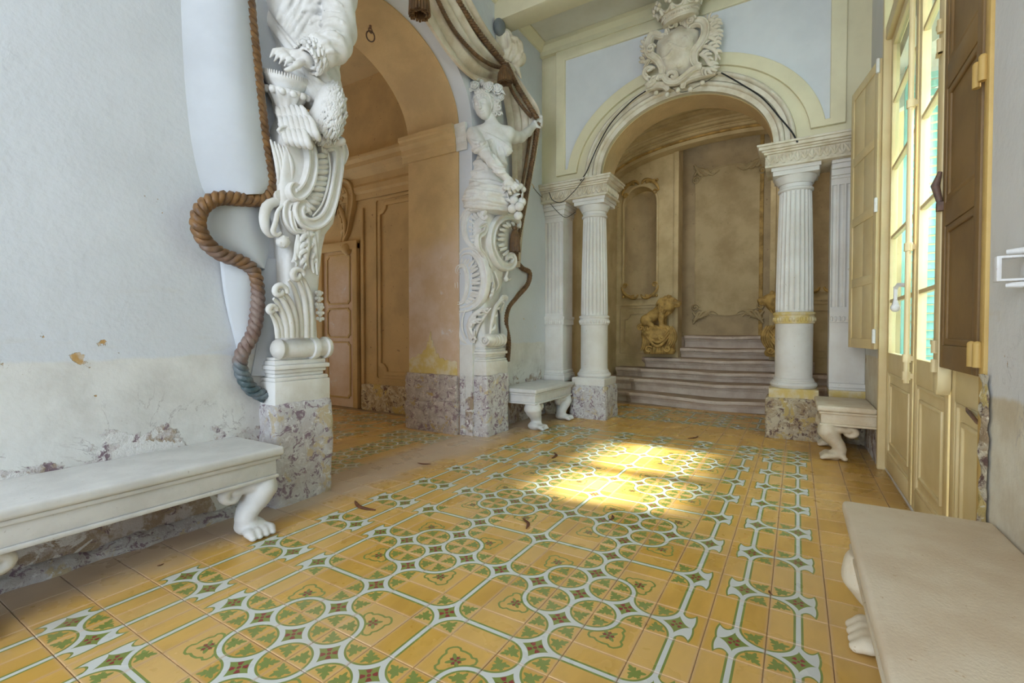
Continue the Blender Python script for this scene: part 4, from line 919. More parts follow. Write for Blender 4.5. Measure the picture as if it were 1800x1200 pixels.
# outside shutters of turquoise slats standing open in the court
for k, (yy, lab) in enumerate(((5.05, 'turquoise outside shutter seen through the far glazed leaf'), (3.86, 'turquoise outside shutter seen through the middle glazed leaf'))):
    o = empty('outside_shutter', (.74, yy, -.06)); tag(o, lab, 'shutter')
    for xa in (.74, 1.02): MB().box(xa, xa+.05, yy-.018, yy+.018, -.06, 3.3).build('stile', M['extgreen'], o, bevel=.004)
    for i in range(44): mb = MB(); z = .16+i*.07; mb.prism([(yy-.016, z), (yy-.010, z-.006), (yy+.016, z+.05), (yy+.010, z+.056)], 'x', .785, 1.025); mb.build('slat', M['extgreen'], o, smooth=0)
# ------------------------------------------------------------------ sculpted wall piers (terms) that carry the two stucco figures
class Parts:
    # ornament whose every leaf, rib or scroll becomes a part of its own
    def __init__(s): s.L = []; s.band = False; s.lock = False
    def new(s):
        if not s.lock: s.L.append(MB())
    def tube(s, *a, **k):
        s.new(); s.L[-1].tube(*a, **k); return s
    def ball(s, *a, **k):
        s.new(); s.L[-1].ball(*a, **k); return s
    def build(s, name, mat, parent, **k):
        for m in s.L: m.build(name, mat, parent, **k)
def volute(c, r0, turns, a0, n=26, shrink=.82, sgn=1): return [(c[0]+r0*(1-shrink*t)*math.cos(a0+sgn*turns*2*PI*t), c[1]+r0*(1-shrink*t)*math.sin(a0+sgn*turns*2*PI*t)) for t in np.linspace(0, 1, n)]
def loft(mb, rings, rnd=.03, seg=3):
    # rings of rounded rectangles (z, x0, x1, y0, y1)
    vs = []; n = 0
    for z, x0, x1, y0, y1 in rings:
        loop = []
        for cx, cy, a0 in ((x1-rnd, y1-rnd, 0), (x0, y1, PI/2), (x0, y0, PI), (x1-rnd, y0+rnd, 1.5*PI)):
            if a0 in (0, 1.5*PI):
                for k in range(seg+1): a = a0+k/seg*PI/2; loop.append((cx+rnd*math.cos(a), cy+rnd*math.sin(a), z))
            else: loop.append((cx, cy, z))
        vs += loop; n = len(loop)
    m = len(rings); fs = [(k*n+i, k*n+(i+1) % n, (k+1)*n+(i+1) % n, (k+1)*n+i) for k in range(m-1) for i in range(n)]+[tuple(range(n))[::-1], tuple(range((m-1)*n, m*n))]
    return mb.add(vs, fs)
BAND = [(-1.25, -1.), (-1.25, .45), (-1.05, .80), (-.72, .82), (-.5, .5), (-.25, .34), (.25, .34), (.5, .5), (.72, .82), (1.05, .80), (1.25, .45), (1.25, -1.)]
def trace(mb, pts, rad, plane, off=0., flat=.75, sub=5, lift=None, n=8):
    # ornament traced on a real face: plane ('x', X) or ('y', Y); pts in photo pixels, lying on that plane; off = stand-off from the face
    P = catmull(pts, sub); m = len(P)
    if not hasattr(rad, '__len__'): rad = [rad, rad]
    rr = np.interp(np.linspace(0, 1, m), np.linspace(0, 1, len(rad)), rad)
    Q = []
    for i, p in enumerate(P):
        v = OX(p[0], p[1], plane[1]) if plane[0] == 'x' else OY(p[0], p[1], plane[1]); o = off+(lift(i/(m-1)) if lift else 0)
        Q.append((v.x+o, v.y, v.z) if plane[0] == 'x' else (v.x, v.y-o, v.z))
    mb.tube(Q, list(rr), n, flat, (1, 0, 0) if plane[0] == 'x' else (0, -1, 0), sect=BAND if getattr(mb, 'band', False) else None); return Q
def zoomer(x0, y0, s): return lambda L: [(x0+a/s, y0+b/s) for a, b in L]
def ribs(mb, path_in, path_out, k, plane, rad, off=.0):
    # shell ribs between an inner and an outer curve
    A = catmull(path_in, 8); B = catmull(path_out, 8)
    for i in range(k):
        t = (i+.5)/k; a = A[int(t*(len(A)-1))]; b = B[int(t*(len(B)-1))]; mid = (a+b)/2
        trace(mb, [tuple(a), tuple(mid), tuple(b)], [rad*.7, rad*1.2, rad*.7], plane, off, .8, 3, lambda t: .012*math.sin(PI*t), 6)
def acanthus(mb, pts, rad, plane, off=0., lobes=5, side=1):
    # a leaf: thick curling spine with finger lobes along it
    if isinstance(mb, Parts): mb.new(); mb = mb.L[-1]
    rad = rad*1.25; Q = trace(mb, pts, [rad*.6, rad*1.15, rad, rad*.5], plane, off, .8, 6, lambda t: .02*math.sin(PI*t)); n = len(Q)
    for k in range(lobes):
        i = int((k+.6)/(lobes+.4)*(n-1)); i = min(max(i, 1), n-2); p = Vector(Q[i]); t = (Vector(Q[i+1])-Vector(Q[i-1])).normalized(); nn = Vector((1, 0, 0)) if plane[0] == 'x' else Vector((0, -1, 0))
        s = t.cross(nn).normalized()*side; L = rad*(2.9-1.1*k/lobes)
        mb.tube([p, p+s*L*.45+t*L*.25+nn*.012, p+s*L*.75+t*L*.7+nn*.006, p+s*L*.8+t*L*1.0], [rad*.75, rad*.8, rad*.6, rad*.2], 6, .7)
def husk(mb, c, plane, r, n=4):
    v = OX(*c, plane[1]) if plane[0] == 'x' else OY(*c, plane[1])
    if isinstance(mb, Parts): mb.new(); mb = mb.L[-1]
    for k in range(n):
        q = Vector(v)+Vector((.02 if plane[0] == 'x' else 0, 0 if plane[0] == 'x' else -.02, -k*r*1.8)); mb.ball(q, r*(1-.15*k), 8, 6, (.9, .9, 1.15))
        for sg in (-1, 1): mb.ball(q+Vector((0, sg*r*.9, r*.3)) if plane[0] == 'x' else q+Vector((sg*r*.9, 0, r*.3)), r*.6, 7, 5)
def pier_base(t, y0, y1, rock, seed):
    rough_box('masonry_plinth', rock, t, XL-.10, -2.795, y0-.01, y1+.01, -.02, .655, .016, .028, seed, .025)
    mb = MB()
    for z0, z1, g in ((.65, .80, .0), (.80, .825, -.008), (.825, .85, -.03), (.85, .875, -.018), (.875, .905, .0), (.905, .935, -.02), (.935, .955, -.04)):
        mb.box(XL-.02, -2.81+g, y0-.0-g*.6, y1+g, z0, z1)
    mb.build('moulded_cap', M['stucco'], t, bevel=.007)
# --- pier A (foreground, left of the arch)
PA = empty('sculpted_pier', (-2.9, 1.96, 0)); tag(PA, 'white stucco scrolled pier left of the arch carrying the fur-draped torso', 'pier')
pier_base(PA, 1.755, 2.165, M['rock'], 11)
mb = MB(); loft(mb, [(.95, XL, -2.83, 1.83, 2.10), (1.25, XL, -2.84, 1.86, 2.09), (1.70, XL, -2.82, 1.86, 2.13), (1.80, XL, -2.81, 1.84, 2.15), (1.88, XL, -2.79, 1.80, 2.20), (2.05, XL, -2.775, 1.79, 2.235), (2.25, XL, -2.775, 1.80, 2.255), (2.42, XL, -2.79, 1.83, 2.25), (2.54, XL, -2.84, 1.88, 2.2)]); mb.build('pier_core', M['stucco'], PA, smooth=50)
pl = ('x', -2.785); Z = zoomer(430, 220, 4.614); orn = Parts(); orn.band = True
trace(orn, Z([(628, 232), (622, 195), (655, 168), (705, 180), (738, 240), (738, 330), (722, 450), (695, 590), (655, 710), (600, 780), (530, 808), (462, 790), (425, 740), (420, 680), (448, 640), (480, 652), (476, 690), (455, 695)]), [.022, .03, .034, .034, .034, .034, .03, .024, .015], pl, .02, .9)
trace(orn, Z([(330, 130), (340, 95), (375, 80), (430, 95), (485, 150), (515, 245), (515, 370), (482, 490), (430, 560), (385, 575), (362, 540), (375, 505), (405, 515)]), [.014, .022, .028, .032, .034, .032, .028, .02], pl, .03, .9)
trace(orn, Z([(250, 70), (280, 50), (330, 60), (360, 110), (350, 150), (320, 140)]), [.012, .02, .022, .018, .012], pl, .04)
trace(orn, Z([(480, 850), (420, 860), (360, 800), (335, 720), (350, 640), (390, 620)]), [.012, .02, .022, .02, .014], pl, .0)
trace(orn, Z([(470, 870), (400, 850), (372, 770), (365, 700)]), [.010, .014, .010], pl, .02)
trace(orn, Z([(760, 130), (800, 160), (812, 230), (790, 300), (755, 300)]), [.012, .022, .026, .02, .012], pl, -.01)
trace(orn, Z([(560, 110), (620, 100), (690, 110), (740, 160)]), [.02, .028, .028, .018], pl, .01)
orn.build('cartouche_scroll', M['stucco'], PA, smooth=38)
sh_ = Parts(); ribs(sh_, Z([(560, 250), (555, 350), (535, 450), (500, 560), (480, 620), (455, 660)]), Z([(650, 240), (665, 340), (655, 450), (630, 560), (590, 650), (510, 740)]), 12, pl, .017, .015)
trace(sh_, Z([(655, 235), (672, 340), (662, 450), (636, 560), (598, 660), (530, 745)]), [.006, .009, .006], pl, .03); 
for k in range(6): trace(sh_, Z([(545-6*k, 270+62*k), (555-6*k, 285+62*k)]), [.008, .010], pl, .035)
sh_.build('shell_rib', M['stucco'], PA, smooth=60)
# side roll and drop of leaves on the front of the shaft
rl = Parts(); lv = Parts()
rl.tube([(-2.95, 1.80, 1.98), (-2.80, 1.80, 1.98)], [.03, .035], 10)
for k in range(5): trace(lv, Z([(225+28*k, 110+18*k), (262+26*k, 230+10*k), (285+24*k, 350), (290+22*k, 470)]), [.006, .016, .018, .006], pl, -.02+.006*k)
trace(rl, Z([(360, 610), (280, 615), (215, 650), (190, 740), (200, 830), (235, 880), (275, 885)]), [.02, .03, .035, .035, .03, .022, .012], pl, -.04)
trace(rl, Z([(310, 650), (270, 700), (250, 790), (230, 860), (260, 890), (295, 870)]), [.008, .016, .018, .016, .010], pl, .0)
v = OX(*Z([(310, 945)])[0], -2.80); rl.ball(v, .042, 14, 10)
rl.lock = True
for k in range(7): a = 2*PI*k/7; rl.tube([v+Vector((.03, .01*math.cos(a), .01*math.sin(a))), v+Vector((.02, .035*math.cos(a), .035*math.sin(a)))], [.008, .008], 5)
rl.build('side_scroll', M['stucco'], PA, smooth=60)
acanthus(lv, Z([(430, 880), (425, 980), (400, 1080), (385, 1110)]), .016, pl, .0, 4, -1); acanthus(lv, Z([(500, 860), (485, 980), (470, 1080), (500, 1160)]), .018, pl, .012, 5, 1)
acanthus(lv, Z([(560, 850), (550, 960), (560, 1070), (580, 1110)]), .016, pl, .0, 4, 1); trace(lv, Z([(600, 820), (600, 940), (590, 1090), (560, 1190)]), [.016, .014, .012, .006], pl, -.005)
Z2 = zoomer(330, 330, 2.79)
def fan(L, rad, off):
    # broad leaf: strands rising side by side from the roll to a curled-over tip
    mbx = MB(); n_ = len(L)
    for q, P_ in enumerate(L): trace(mbx, Z2(P_), [rad*1.1, rad*1.2, rad, rad*.8, rad*.45], pl, off+.012*math.sin(PI*(q+.5)/n_), .7, 6, lambda t: .03*t*t)
    lv.L.append(mbx)
def curl(c, r_, a0, off, sg=1): lv.new(); trace(lv.L[-1], Z2(volute(c, r_, 1.15, a0, 12, .75, sg)), [.016, .020, .018, .012], pl, off, 1.)
fan([[(600, 735), (598, 640), (590, 540), (560, 460), (520, 425)], [(575, 735), (572, 640), (560, 545), (530, 470), (495, 440)], [(548, 735), (545, 650), (530, 560), (505, 490), (475, 455)]], .020, .006); curl((512, 432), 34, 0, .05, -1)
fan([[(520, 735), (515, 650), (495, 575), (455, 520), (415, 505)], [(498, 735), (492, 660), (470, 590), (435, 540), (400, 525)], [(476, 735), (470, 670), (448, 610), (420, 565), (395, 545)]], .020, .018); curl((425, 510), 36, .3, .055, -1)
fan([[(455, 735), (448, 690), (430, 645), (405, 612), (385, 600)], [(435, 738), (428, 690), (410, 650), (385, 620)]], .017, .01); curl((393, 600), 22, .3, .04, -1)
for P_ in ([(560, 860), (540, 950), (520, 1040), (500, 1100)],): pass
fan([[(600, 190), (590, 260), (575, 330), (560, 385)], [(570, 190), (560, 250), (545, 310), (530, 350)]], .017, .004); fan([[(630, 190), (628, 270), (622, 350), (618, 430)], [(608, 230), (606, 300), (600, 370), (602, 420)]], .016, .0); fan([[(538, 240), (528, 290), (518, 330), (512, 360)]], .016, .0)
for q in ((635, 520), (640, 590)): husk(lv, Z2([q])[0], ('x', -2.83), .022, 3)
lv.build('acanthus_leaf', M['stucco'], PA, smooth=60)
# cushion roll above the cap
ro = MB(); prof = [(.0, -.235), (.03, -.232), (.055, -.215), (.066, -.19), (.06, -.17), (.05, -.155), (.058, -.13), (.062, -.05), (.062, .03), (.076, .035), (.08, .055), (.076, .075), (.06, .08), (.06, .14), (.076, .145), (.076, .165), (.066, .18), (.045, .185), (.04, .2), (.0, .2)]
ro.lathe(prof, (0, 0, 0), 24); ro.xf(Matrix.Translation((-2.845, 1.995, 1.01)) @ Matrix.Rotation(-PI/2, 4, 'X')); ro.build('cushion_roll', M['stucco'], PA, smooth=40)
# --- pier B (right of the arch)
PB = empty('sculpted_pier', (-2.9, 4.33, 0)); tag(PB, 'white stucco scrolled pier right of the arch carrying the wreathed woman', 'pier')
pier_base(PB, 4.115, 4.545, M['rock'], 23)
rough_box('masonry_plinth', M['rock'], PB, -3.135, XL-.09, 4.06, 4.4, -.02, .655, .012, .03, 31)
mb = MB(); loft(mb, [(.655, -3.13, -3.02, 4.085, 4.4), (1.0, -3.13, -3.02, 4.085, 4.4), (3.0, -3.13, -3.02, 4.085, 4.4)], .01); mb.build('pier_back', M['stucco'], PB, smooth=30)
mb = MB(); loft(mb, [(.955, -3.08, -2.84, 4.13, 4.44), (1.25, -3.08, -2.86, 4.13, 4.40), (1.6, -3.10, -2.84, 4.12, 4.46), (1.95, -3.10, -2.81, 4.11, 4.58), (2.25, -3.10, -2.80, 4.10, 4.66), (2.5, -3.06, -2.84, 4.14, 4.62)]); mb.build('pier_core', M['stucco'], PB, smooth=50)
py_ = ('y', 4.115); pf = ('x', -2.80); Z = zoomer(780, 320, 3.75); orn = Parts(); orn.band = True; shl = Parts(); lv = Parts()
# side face: large oval, upper C, lower crescent
trace(orn, Z([(95, 830), (130, 840), (190, 825), (245, 780), (275, 700), (280, 610), (255, 520), (200, 462), (145, 462), (110, 500)]), [.02, .03, .036, .038, .038, .036, .03, .018], py_, .02, .9)
ribs(shl, Z([(120, 545), (165, 560), (180, 620), (182, 690), (165, 760), (140, 790)]), Z([(130, 500), (200, 510), (240, 590), (245, 690), (222, 770), (170, 810)]), 15, py_, .018, .015)
trace(orn, Z([(105, 800), (140, 790), (165, 720), (170, 630), (150, 560), (115, 560), (100, 590), (120, 610)]), [.012, .02, .022, .02, .016, .010], py_, .035)
trace(orn, Z([(90, 620), (100, 680), (95, 760)]), [.014, .02, .014], py_, .03)
trace(orn, Z([(300, 225), (280, 245), (262, 225), (275, 190), (235, 178), (185, 195), (155, 250), (150, 320), (170, 390), (215, 440), (260, 460)]), [.012, .018, .024, .03, .03, .028, .022, .014], py_, .03)
ribs(shl, Z([(250, 230), (215, 250), (205, 310), (210, 370), (235, 420)]), Z([(235, 195), (180, 215), (165, 290), (175, 370), (205, 425)]), 9, py_, .018, .01)
trace(orn, Z([(120, 100), (130, 85), (110, 75), (105, 105), (135, 125), (160, 150), (150, 210), (110, 270), (95, 360), (110, 430)]), [.010, .014, .016, .02, .022, .02, .016, .010], py_, .01)
trace(orn, Z([(205, 170), (170, 175), (130, 230), (120, 260)]), [.006, .014, .006], py_, .03)
trace(lv, Z([(150, 825), (115, 870), (105, 950), (120, 1020), (160, 1062), (182, 1065)]), [.010, .026, .032, .03, .02, .010], py_, .02)
trace(lv, Z([(160, 840), (140, 900), (140, 970), (165, 1030)]), [.006, .014, .014, .006], py_, .045)
acanthus(lv, Z([(195, 1060), (180, 980), (195, 900), (250, 850), (305, 835)]), .022, py_, .02, 5, 1); acanthus(lv, Z([(225, 1040), (190, 960), (215, 915), (265, 905)]), .018, py_, .035, 4, 1)
trace(lv, Z([(205, 1060), (230, 960), (280, 880), (320, 830)]), [.012, .016, .014, .006], py_, .02)
# front face: C scroll, leaf drop
trace(orn, Z([(487, 300), (486, 262), (440, 232), (380, 235), (330, 280), (305, 350), (305, 430), (335, 505), (385, 555), (430, 555), (452, 520), (440, 485), (410, 490), (410, 515)]), [.016, .026, .034, .038, .04, .038, .034, .028, .018], pf, .02, .9)
ribs(shl, Z([(455, 290), (415, 300), (395, 350), (400, 420), (420, 460)]), Z([(440, 265), (375, 285), (345, 350), (350, 430), (385, 495)]), 9, pf, .018, .02)
trace(orn, Z([(240, 300), (280, 280), (270, 330), (235, 360), (240, 430), (275, 480), (320, 560)]), [.01, .02, .024, .024, .02, .012], pf, -.01)
trace(lv, Z([(405, 565), (410, 600), (400, 640), (420, 645), (432, 635)]), [.010, .018, .02, .016, .010], pf, .02); v = OX(*Z([(412, 640)])[0], -2.78); lv.ball(v, .03, 12, 8)
acanthus(lv, Z([(300, 560), (310, 640), (320, 700), (310, 770)]), .018, pf, .0, 5, 1); trace(lv, Z([(330, 590), (355, 670), (335, 720), (312, 750)]), [.012, .018, .012, .006], pf, .01)
acanthus(lv, Z([(300, 1000), (310, 900), (330, 820), (380, 770), (400, 765)]), .02, pf, .01, 5, 1); trace(lv, Z([(345, 790), (375, 755), (402, 760), (395, 785)]), [.012, .02, .018, .008], pf, .03); trace(lv, Z([(365, 860), (385, 800), (375, 850)]), [.006, .014, .006], pf, .02)
orn.build('scroll', M['stucco'], PB, smooth=38); shl.build('shell_rib', M['stucco'], PB, smooth=60); lv.build('acanthus_leaf', M['stucco'], PB, smooth=60)
ro = MB(); q = Z([(275, 1045)])[0]; c0 = OX(q[0], q[1], -2.80)
for k in range(4): ro.lathe([(.05, -.0), (.066, .012), (.07, .03), (.066, .048), (.05, .058)], (0, 0, .05+.058*k), 20)
ro.lathe([(0, -.07), (.04, -.06), (.062, -.03), (.07, .0), (.066, .05)], (0, 0, 0), 20); ro.tube([(x_, y_, -.075) for x_, y_ in volute((0, 0), .06, 1.6, 0)], .010, 6)
ro.xf(Matrix.Translation((-2.82, 4.17, 1.03)) @ Matrix.Rotation(-PI/2, 4, 'X')); ro.build('cushion_roll', M['stucco'], PB, smooth=40)
# ------------------------------------------------------------------ stucco figures (implicit sculpting in metres; G places a point at a true depth from the eye)
def G(px, py, D): return np.array(CP+ray(px, py)*D)
# --- wreathed woman on the right pier
WB = empty('statue', (-2.82, 4.22, 2.42)); tag(WB, 'white stucco woman with rose wreath holding fruit and pulling the curtain aside', 'statue')
D0 = 5.06; B = lambda x, y, d=0.: G(x, y, D0+d); pm = D0/FPX
S = Sculpt((-3.10, 3.92, 2.38), (-2.42, 5.12, 3.80), .0062)
rotv = Matrix((tuple(RT), tuple(-FW), tuple(UP))).transposed()     # local axes: right, towards eye, up
def E_(x, y, d, rw, rd, rh, k=.02, tilt=0., cut=False):
    Rm = rotv @ Matrix.Rotation(tilt, 3, 'Y'); S.ell(B(x, y, d), (rw, rd, rh), k, Rm, cut)
# skirt mass and trunk
E_(858, 352, .02, .27, .24, .22, .05); E_(856, 318, .02, .19, .17, .20, .06); E_(864, 285, .0, .165, .145, .20, .06); E_(868, 252, .0, .195, .135, .15, .05, .05)
S.poly([B(832, 236, -.02), B(862, 228, -.02), B(893, 234, .0)], [.075, .075, .07], .05)
E_(858, 264, -.10, .078, .07, .08, .03); E_(888, 262, -.08, .075, .07, .08, .03)
S.poly([B(869, 226, -.02), B(860, 204, -.03)], [.068, .058], .03)
# head: skull, face, jaw, features
E_(852, 178, .03, .150, .13, .155, .03, -.2); E_(829, 189, .0, .055, .07, .10, .03, .1); E_(872, 187, .0, .06, .08, .11, .03, -.1); E_(850, 180, -.03, .108, .135, .135, .02, -.3); E_(848, 190, -.10, .080, .085, .115, .03, -.3)
HD = (D0-.45, D0+.2)
def FP(x, y, sink=0.): d = S.hit(x, y, *HD); return G(x, y, (d if d else D0-.1)+sink)
S.ell(FP(851.5, 203, .02), (.034, .034, .028), .03)                                    # chin
for ex, ey in ((837, 181.5), (848.5, 179)): S.ell(FP(ex, ey, -.006), (.024, .024, .017), .012, rotv, True)
S.poly([FP(841.5, 178, .006), FP(843, 184, -.006), FP(844, 188.5, -.016)], [.011, .013, .017], .008); S.ell(FP(843.2, 189.5, .010), (.020, .016, .010), .006, rotv)   # nose
for ex, ey in ((837, 181.8), (848.5, 179.3)): S.ell(FP(ex, ey, .010), (.017, .017, .010), .002, rotv)
S.fold([(832.5, 178.5), (837, 176.5), (841, 178)], .010, *HD, .4, .010); S.fold([(843.5, 176.5), (849, 174.5), (854, 176)], .010, *HD, .4, .010)
S.fold([(842.5, 195), (846.5, 193.6), (852, 193.5)], .010, *HD, .45, .006); S.fold([(844, 198.2), (848, 198.2), (851.5, 196.8)], .010, *HD, .45, .006); S.fold([(842.5, 196.6), (847, 196.2), (852, 195.2)], .0045, *HD, .1, .003, 5, True)
# near arm crossing the body, elbow bent, forearm to the fruit
S.poly([B(833, 238, -.04), B(842, 254, -.15), B(853, 270, -.24)], [.088, .072, .060], .016)
S.poly([B(853, 270, -.24), B(866, 284, -.27), B(880, 302, -.26), B(888, 311, -.25)], [.060, .060, .049, .038], .008)
S.poly([B(888, 311, -.23), B(895, 320, -.225), B(900, 326, -.215)], [.038, .044, .042], .015)
for a, b, c, d_ in (((893, 325), (895, 333), (898, 340), .016), ((898, 326), (902, 333), (905, 338), .016), ((902, 325), (907, 331), (910.5, 335), .015), ((905, 322), (910, 327), (914, 330), .013)):
    S.poly([B(*a, -.22), B(*b, -.245), B(*c, -.22)], [.021, .019, .014], .004)
S.poly([B(889, 317, -.24), B(888, 325, -.26), B(890, 332, -.25)], [.020, .017, .013], .005)
# far arm reaching to the rope
S.poly([B(892, 236, .0), B(903, 241, .12), B(916, 241, .26)], [.075, .066, .056], .03); S.poly([B(916, 241, .26), B(928, 232, .38), B(937, 222, .46)], [.056, .050, .038], .02)
S.poly([B(937, 222, .46), B(944, 214, .52)], [.040, .050], .015)
for k in range(4): S.poly([B(943, 207+4.6*k, .50), B(951, 205+4.8*k, .50), B(952.5, 208+4.6*k, .56)], [.022, .020, .017], .004)
S.poly([B(940, 214, .45), B(944, 222, .45), B(949, 224, .47)], [.02, .018, .014], .005)
# dress: sleeve roll, diagonal neckline folds, girdle swirl
HF = (D0-.5, D0+.4)
for pts, r in (([(816, 303), (822, 294), (834, 288), (848, 287), (858, 297)], .030), ([(818, 304), (834, 304), (852, 299)], .022), ([(826, 274), (820, 286), (817, 300)], .024), ([(833, 272), (830, 284), (826, 294)], .018)): S.fold(pts, r, *HF, 0., .008)
for pts, r in (([(823, 250), (829, 260), (838, 265), (848, 259), (858, 251), (864, 246)], .026), ([(834, 248), (846, 254), (857, 247)], .018), ([(826, 244), (836, 251), (846, 248)], .014)): S.fold(pts, r, *HF, .1, .005)
for pts, r in (([(846, 231), (862, 238), (880, 248), (897, 262), (907, 280), (909, 290)], .013), ([(862, 288), (876, 294), (890, 297), (904, 293), (911, 289)], .016)): S.fold(pts, r, *HF, .1, .003)
for pts, r in (([(868, 246), (869, 262), (874, 280), (884, 292)], .013), ([(876, 250), (880, 266), (886, 280), (894, 292)], .013), ([(886, 256), (892, 272), (900, 288)], .012), ([(860, 268), (866, 280), (874, 290)], .012), ([(896, 264), (903, 278), (906, 290)], .010), ([(855, 246), (858, 256), (862, 266)], .010), ([(864, 300), (880, 304), (896, 300)], .013), ([(880, 284), (893, 290), (906, 287)], .012)): S.fold(pts, r, *HF, .25, .004)
for pts in ([(872, 252), (876, 270), (884, 286)], [(882, 256), (887, 272), (894, 286)], [(864, 258), (866, 270), (872, 284)], [(836, 252), (846, 257), (856, 251)]): S.fold(pts, .007, *HF, .0, .004, 5, True)
for k in range(9):                                                                    # skirt folds sweeping round the hips
    y0_ = 316+6.4*k; S.fold([(814, y0_+4-2*(k % 2)), (832, y0_+1), (856, y0_+3+2*math.sin(k)), (880, y0_+7), (897, y0_+9)], .019+.008*(k % 2), *HF, .15, .004)
S.warp(lambda x, y, z: .0045*np.sin(70*z+22*y-18*x+3*np.sin(9*y)), (-3.1, 3.92, 2.38), (-2.42, 4.62, 2.98))
HS = S; S.build('figure', M['stucco'], WB)
# hair waves and curls
hr = MB()
def lock(pts, r, k):
    C = catmull(pts, 5); Dp = [(HS.hit(p[0], p[1], D0-.45, D0+.3) or D0) for p in C]
    hr.tube([tuple(G(p[0]+.8*math.sin(i*.8+k), p[1], d+.002)) for i, (p, d) in enumerate(zip(C, Dp))], [r*(.55+.6*math.sin(PI*min(1, .12+i/(len(C)-1)*.85))) for i in range(len(C))], 7)
for k in range(9): lock([(846-1.2*k, 163+.9*k), (838-1.9*k, 168+1.8*k), (830-1.3*k, 178+2*k), (827-.6*k+1.5*math.sin(k), 190+1.5*k), (829-.5*k, 200+.4*k)], .013, k)
for k in range(10): lock([(850+1.3*k, 162+.5*k), (858+1.6*k, 167+1.*k), (863+1.5*k, 177+1.*k), (864+1.4*k+1.5*math.sin(k), 188+.8*k), (862+1.5*k, 199-.3*k)], .013, k+3)
for k in range(12): lock([(834+3.4*k, 158-.3*k+.04*k*k), (836+2.8*k, 162-.3*k), (838+2.4*k, 167-.6*k)], .014, k)
for k in range(6): lock([(838+4*k, 166-.8*k+.3*k*k*.5), (836+4.2*k, 170-.5*k), (834+4.6*k, 174-.9*k)], .010, k)
for k, (cx, cy) in enumerate(((874, 180), (877, 190), (870, 200), (823, 186), (822, 195), (826, 203), (878, 200))):
    v = Vector(G(cx, cy, (HS.hit(cx, cy, D0-.45, D0+.3) or D0)-.004)); u = Vector(RT); w_ = Vector(UP); hr.tube([v+u*(.03*(1-.7*t)*math.cos(9*t+k))+w_*(.03*(1-.7*t)*math.sin(9*t+k))-Vector(FW)*.02*t for t in np.linspace(0, 1, 16)], .011, 6)
HRo = hr.build('hair', M['stucco'], WB, smooth=70)
# wreath of roses and leaves
def rose(mb, c, r):
    u = Vector(RT); w_ = Vector(UP); f = -Vector(FW); c = Vector(c); mb.ball(c, r*.8, 10, 8)
    for q, (rr, h) in enumerate(((.95, .0), (.72, .35), (.45, .6))):
        n = 6-q
        for k in range(n):
            a0 = 2*PI*(k+q*.4)/n; mb.tube([c+f*(r*h+.004)+u*(r*rr*math.cos(a0+t))+w_*(r*rr*math.sin(a0+t)) for t in np.linspace(0, 1.25, 6)], [r*.10, r*.2, r*.22, r*.22, r*.18, r*.08], 6)
    mb.ball(c+f*r*.65, r*.22, 8, 6)
wr_ = MB()
for cx, cy, r, d in ((834, 151, .05, -.10), (858, 153, .047, -.12), (874.5, 157, .052, -.08), (818.5, 172, .04, -.05), (880, 171, .036, -.03), (845, 146, .036, -.06)): rose(wr_, B(cx, cy, d), r)
for k, (cx, cy) in enumerate(((826, 160), (842, 158), (848, 163), (866, 149), (850, 148), (868, 163), (822, 165), (884, 163), (840, 142), (862, 146))):
    v = Vector(B(cx, cy, -.10)); a = k*1.7; d1 = Vector(RT)*math.cos(a)+Vector(UP)*math.sin(a); wr_.tube([v-d1*.03, v-Vector(FW)*.02, v+d1*.035], [.004, .022, .003], 6, .5)
wr_.build('rose_wreath', M['stucco'], HRo, smooth=60)
fr_ = MB()
for cx, cy, d in ((903, 352, -.16), (917, 355, -.12), (900.5, 367, -.15), (913, 363, -.19), (911, 379, -.13), (915, 327, -.14), (920, 333, -.12)): fr_.ball(B(cx, cy, d), .048 if cy > 340 else .03, 14, 10)
for k, (cx, cy) in enumerate(((892, 343), (908, 342), (918, 343), (893, 352), (888, 336), (910, 320))):
    v = Vector(B(cx, cy, -.17)); a = 2+k*1.3; d1 = Vector(RT)*math.cos(a)+Vector(UP)*math.sin(a); fr_.tube([v-d1*.04, v-Vector(FW)*.015, v+d1*.045], [.004, .026, .003], 6, .45)
fr_.build('fruit_bunch', M['stucco'], WB, smooth=60)
# --- fur-draped torso on the left pier (its head lies above the picture)
WA = empty('statue', (-2.84, 2.0, 2.5)); tag(WA, 'white stucco robed torso with fur cuff and outstretched hand at the upper left', 'statue')
D1 = 3.16; A = lambda x, y, d=0.: G(x, y, D1+d)
S = Sculpt((-3.02, 1.55, 2.42), (-2.30, 2.52, 3.95), .0075)
def E_(x, y, d, rw, rd, rh, k=.02, tilt=0., cut=False):
    S.ell(A(x, y, d), (rw, rd, rh), k, rotv @ Matrix.Rotation(tilt, 3, 'Y'), cut)
E_(525, 10, .06, .27, .20, .42, .05); E_(545, 95, .06, .20, .17, .30, .05); E_(560, 150, .04, .15, .15, .18, .05); E_(520, -90, .05, .29, .20, .28, .05); E_(500, 190, .06, .13, .13, .2, .05)
E_(470, 30, .14, .16, .12, .45, .05); E_(462, 130, .16, .12, .10, .30, .05); S.poly([A(520, -150, .02), A(517, -175, 0)], [.09, .08], .04); E_(513, -215, -.03, .12, .14, .16, .03)     # neck and head, above the frame
HA = (D1-.5, D1+.4)
for pts, r in (([(458, -40), (463, 20), (492, 62), (535, 115), (578, 172)], .040), ([(474, -40), (480, 12), (508, 55), (550, 105), (588, 158)], .030), ([(446, -30), (452, 30), (478, 76), (520, 126), (562, 180)], .026)): S.fold(pts, r, *HA, .45, .004, 7)
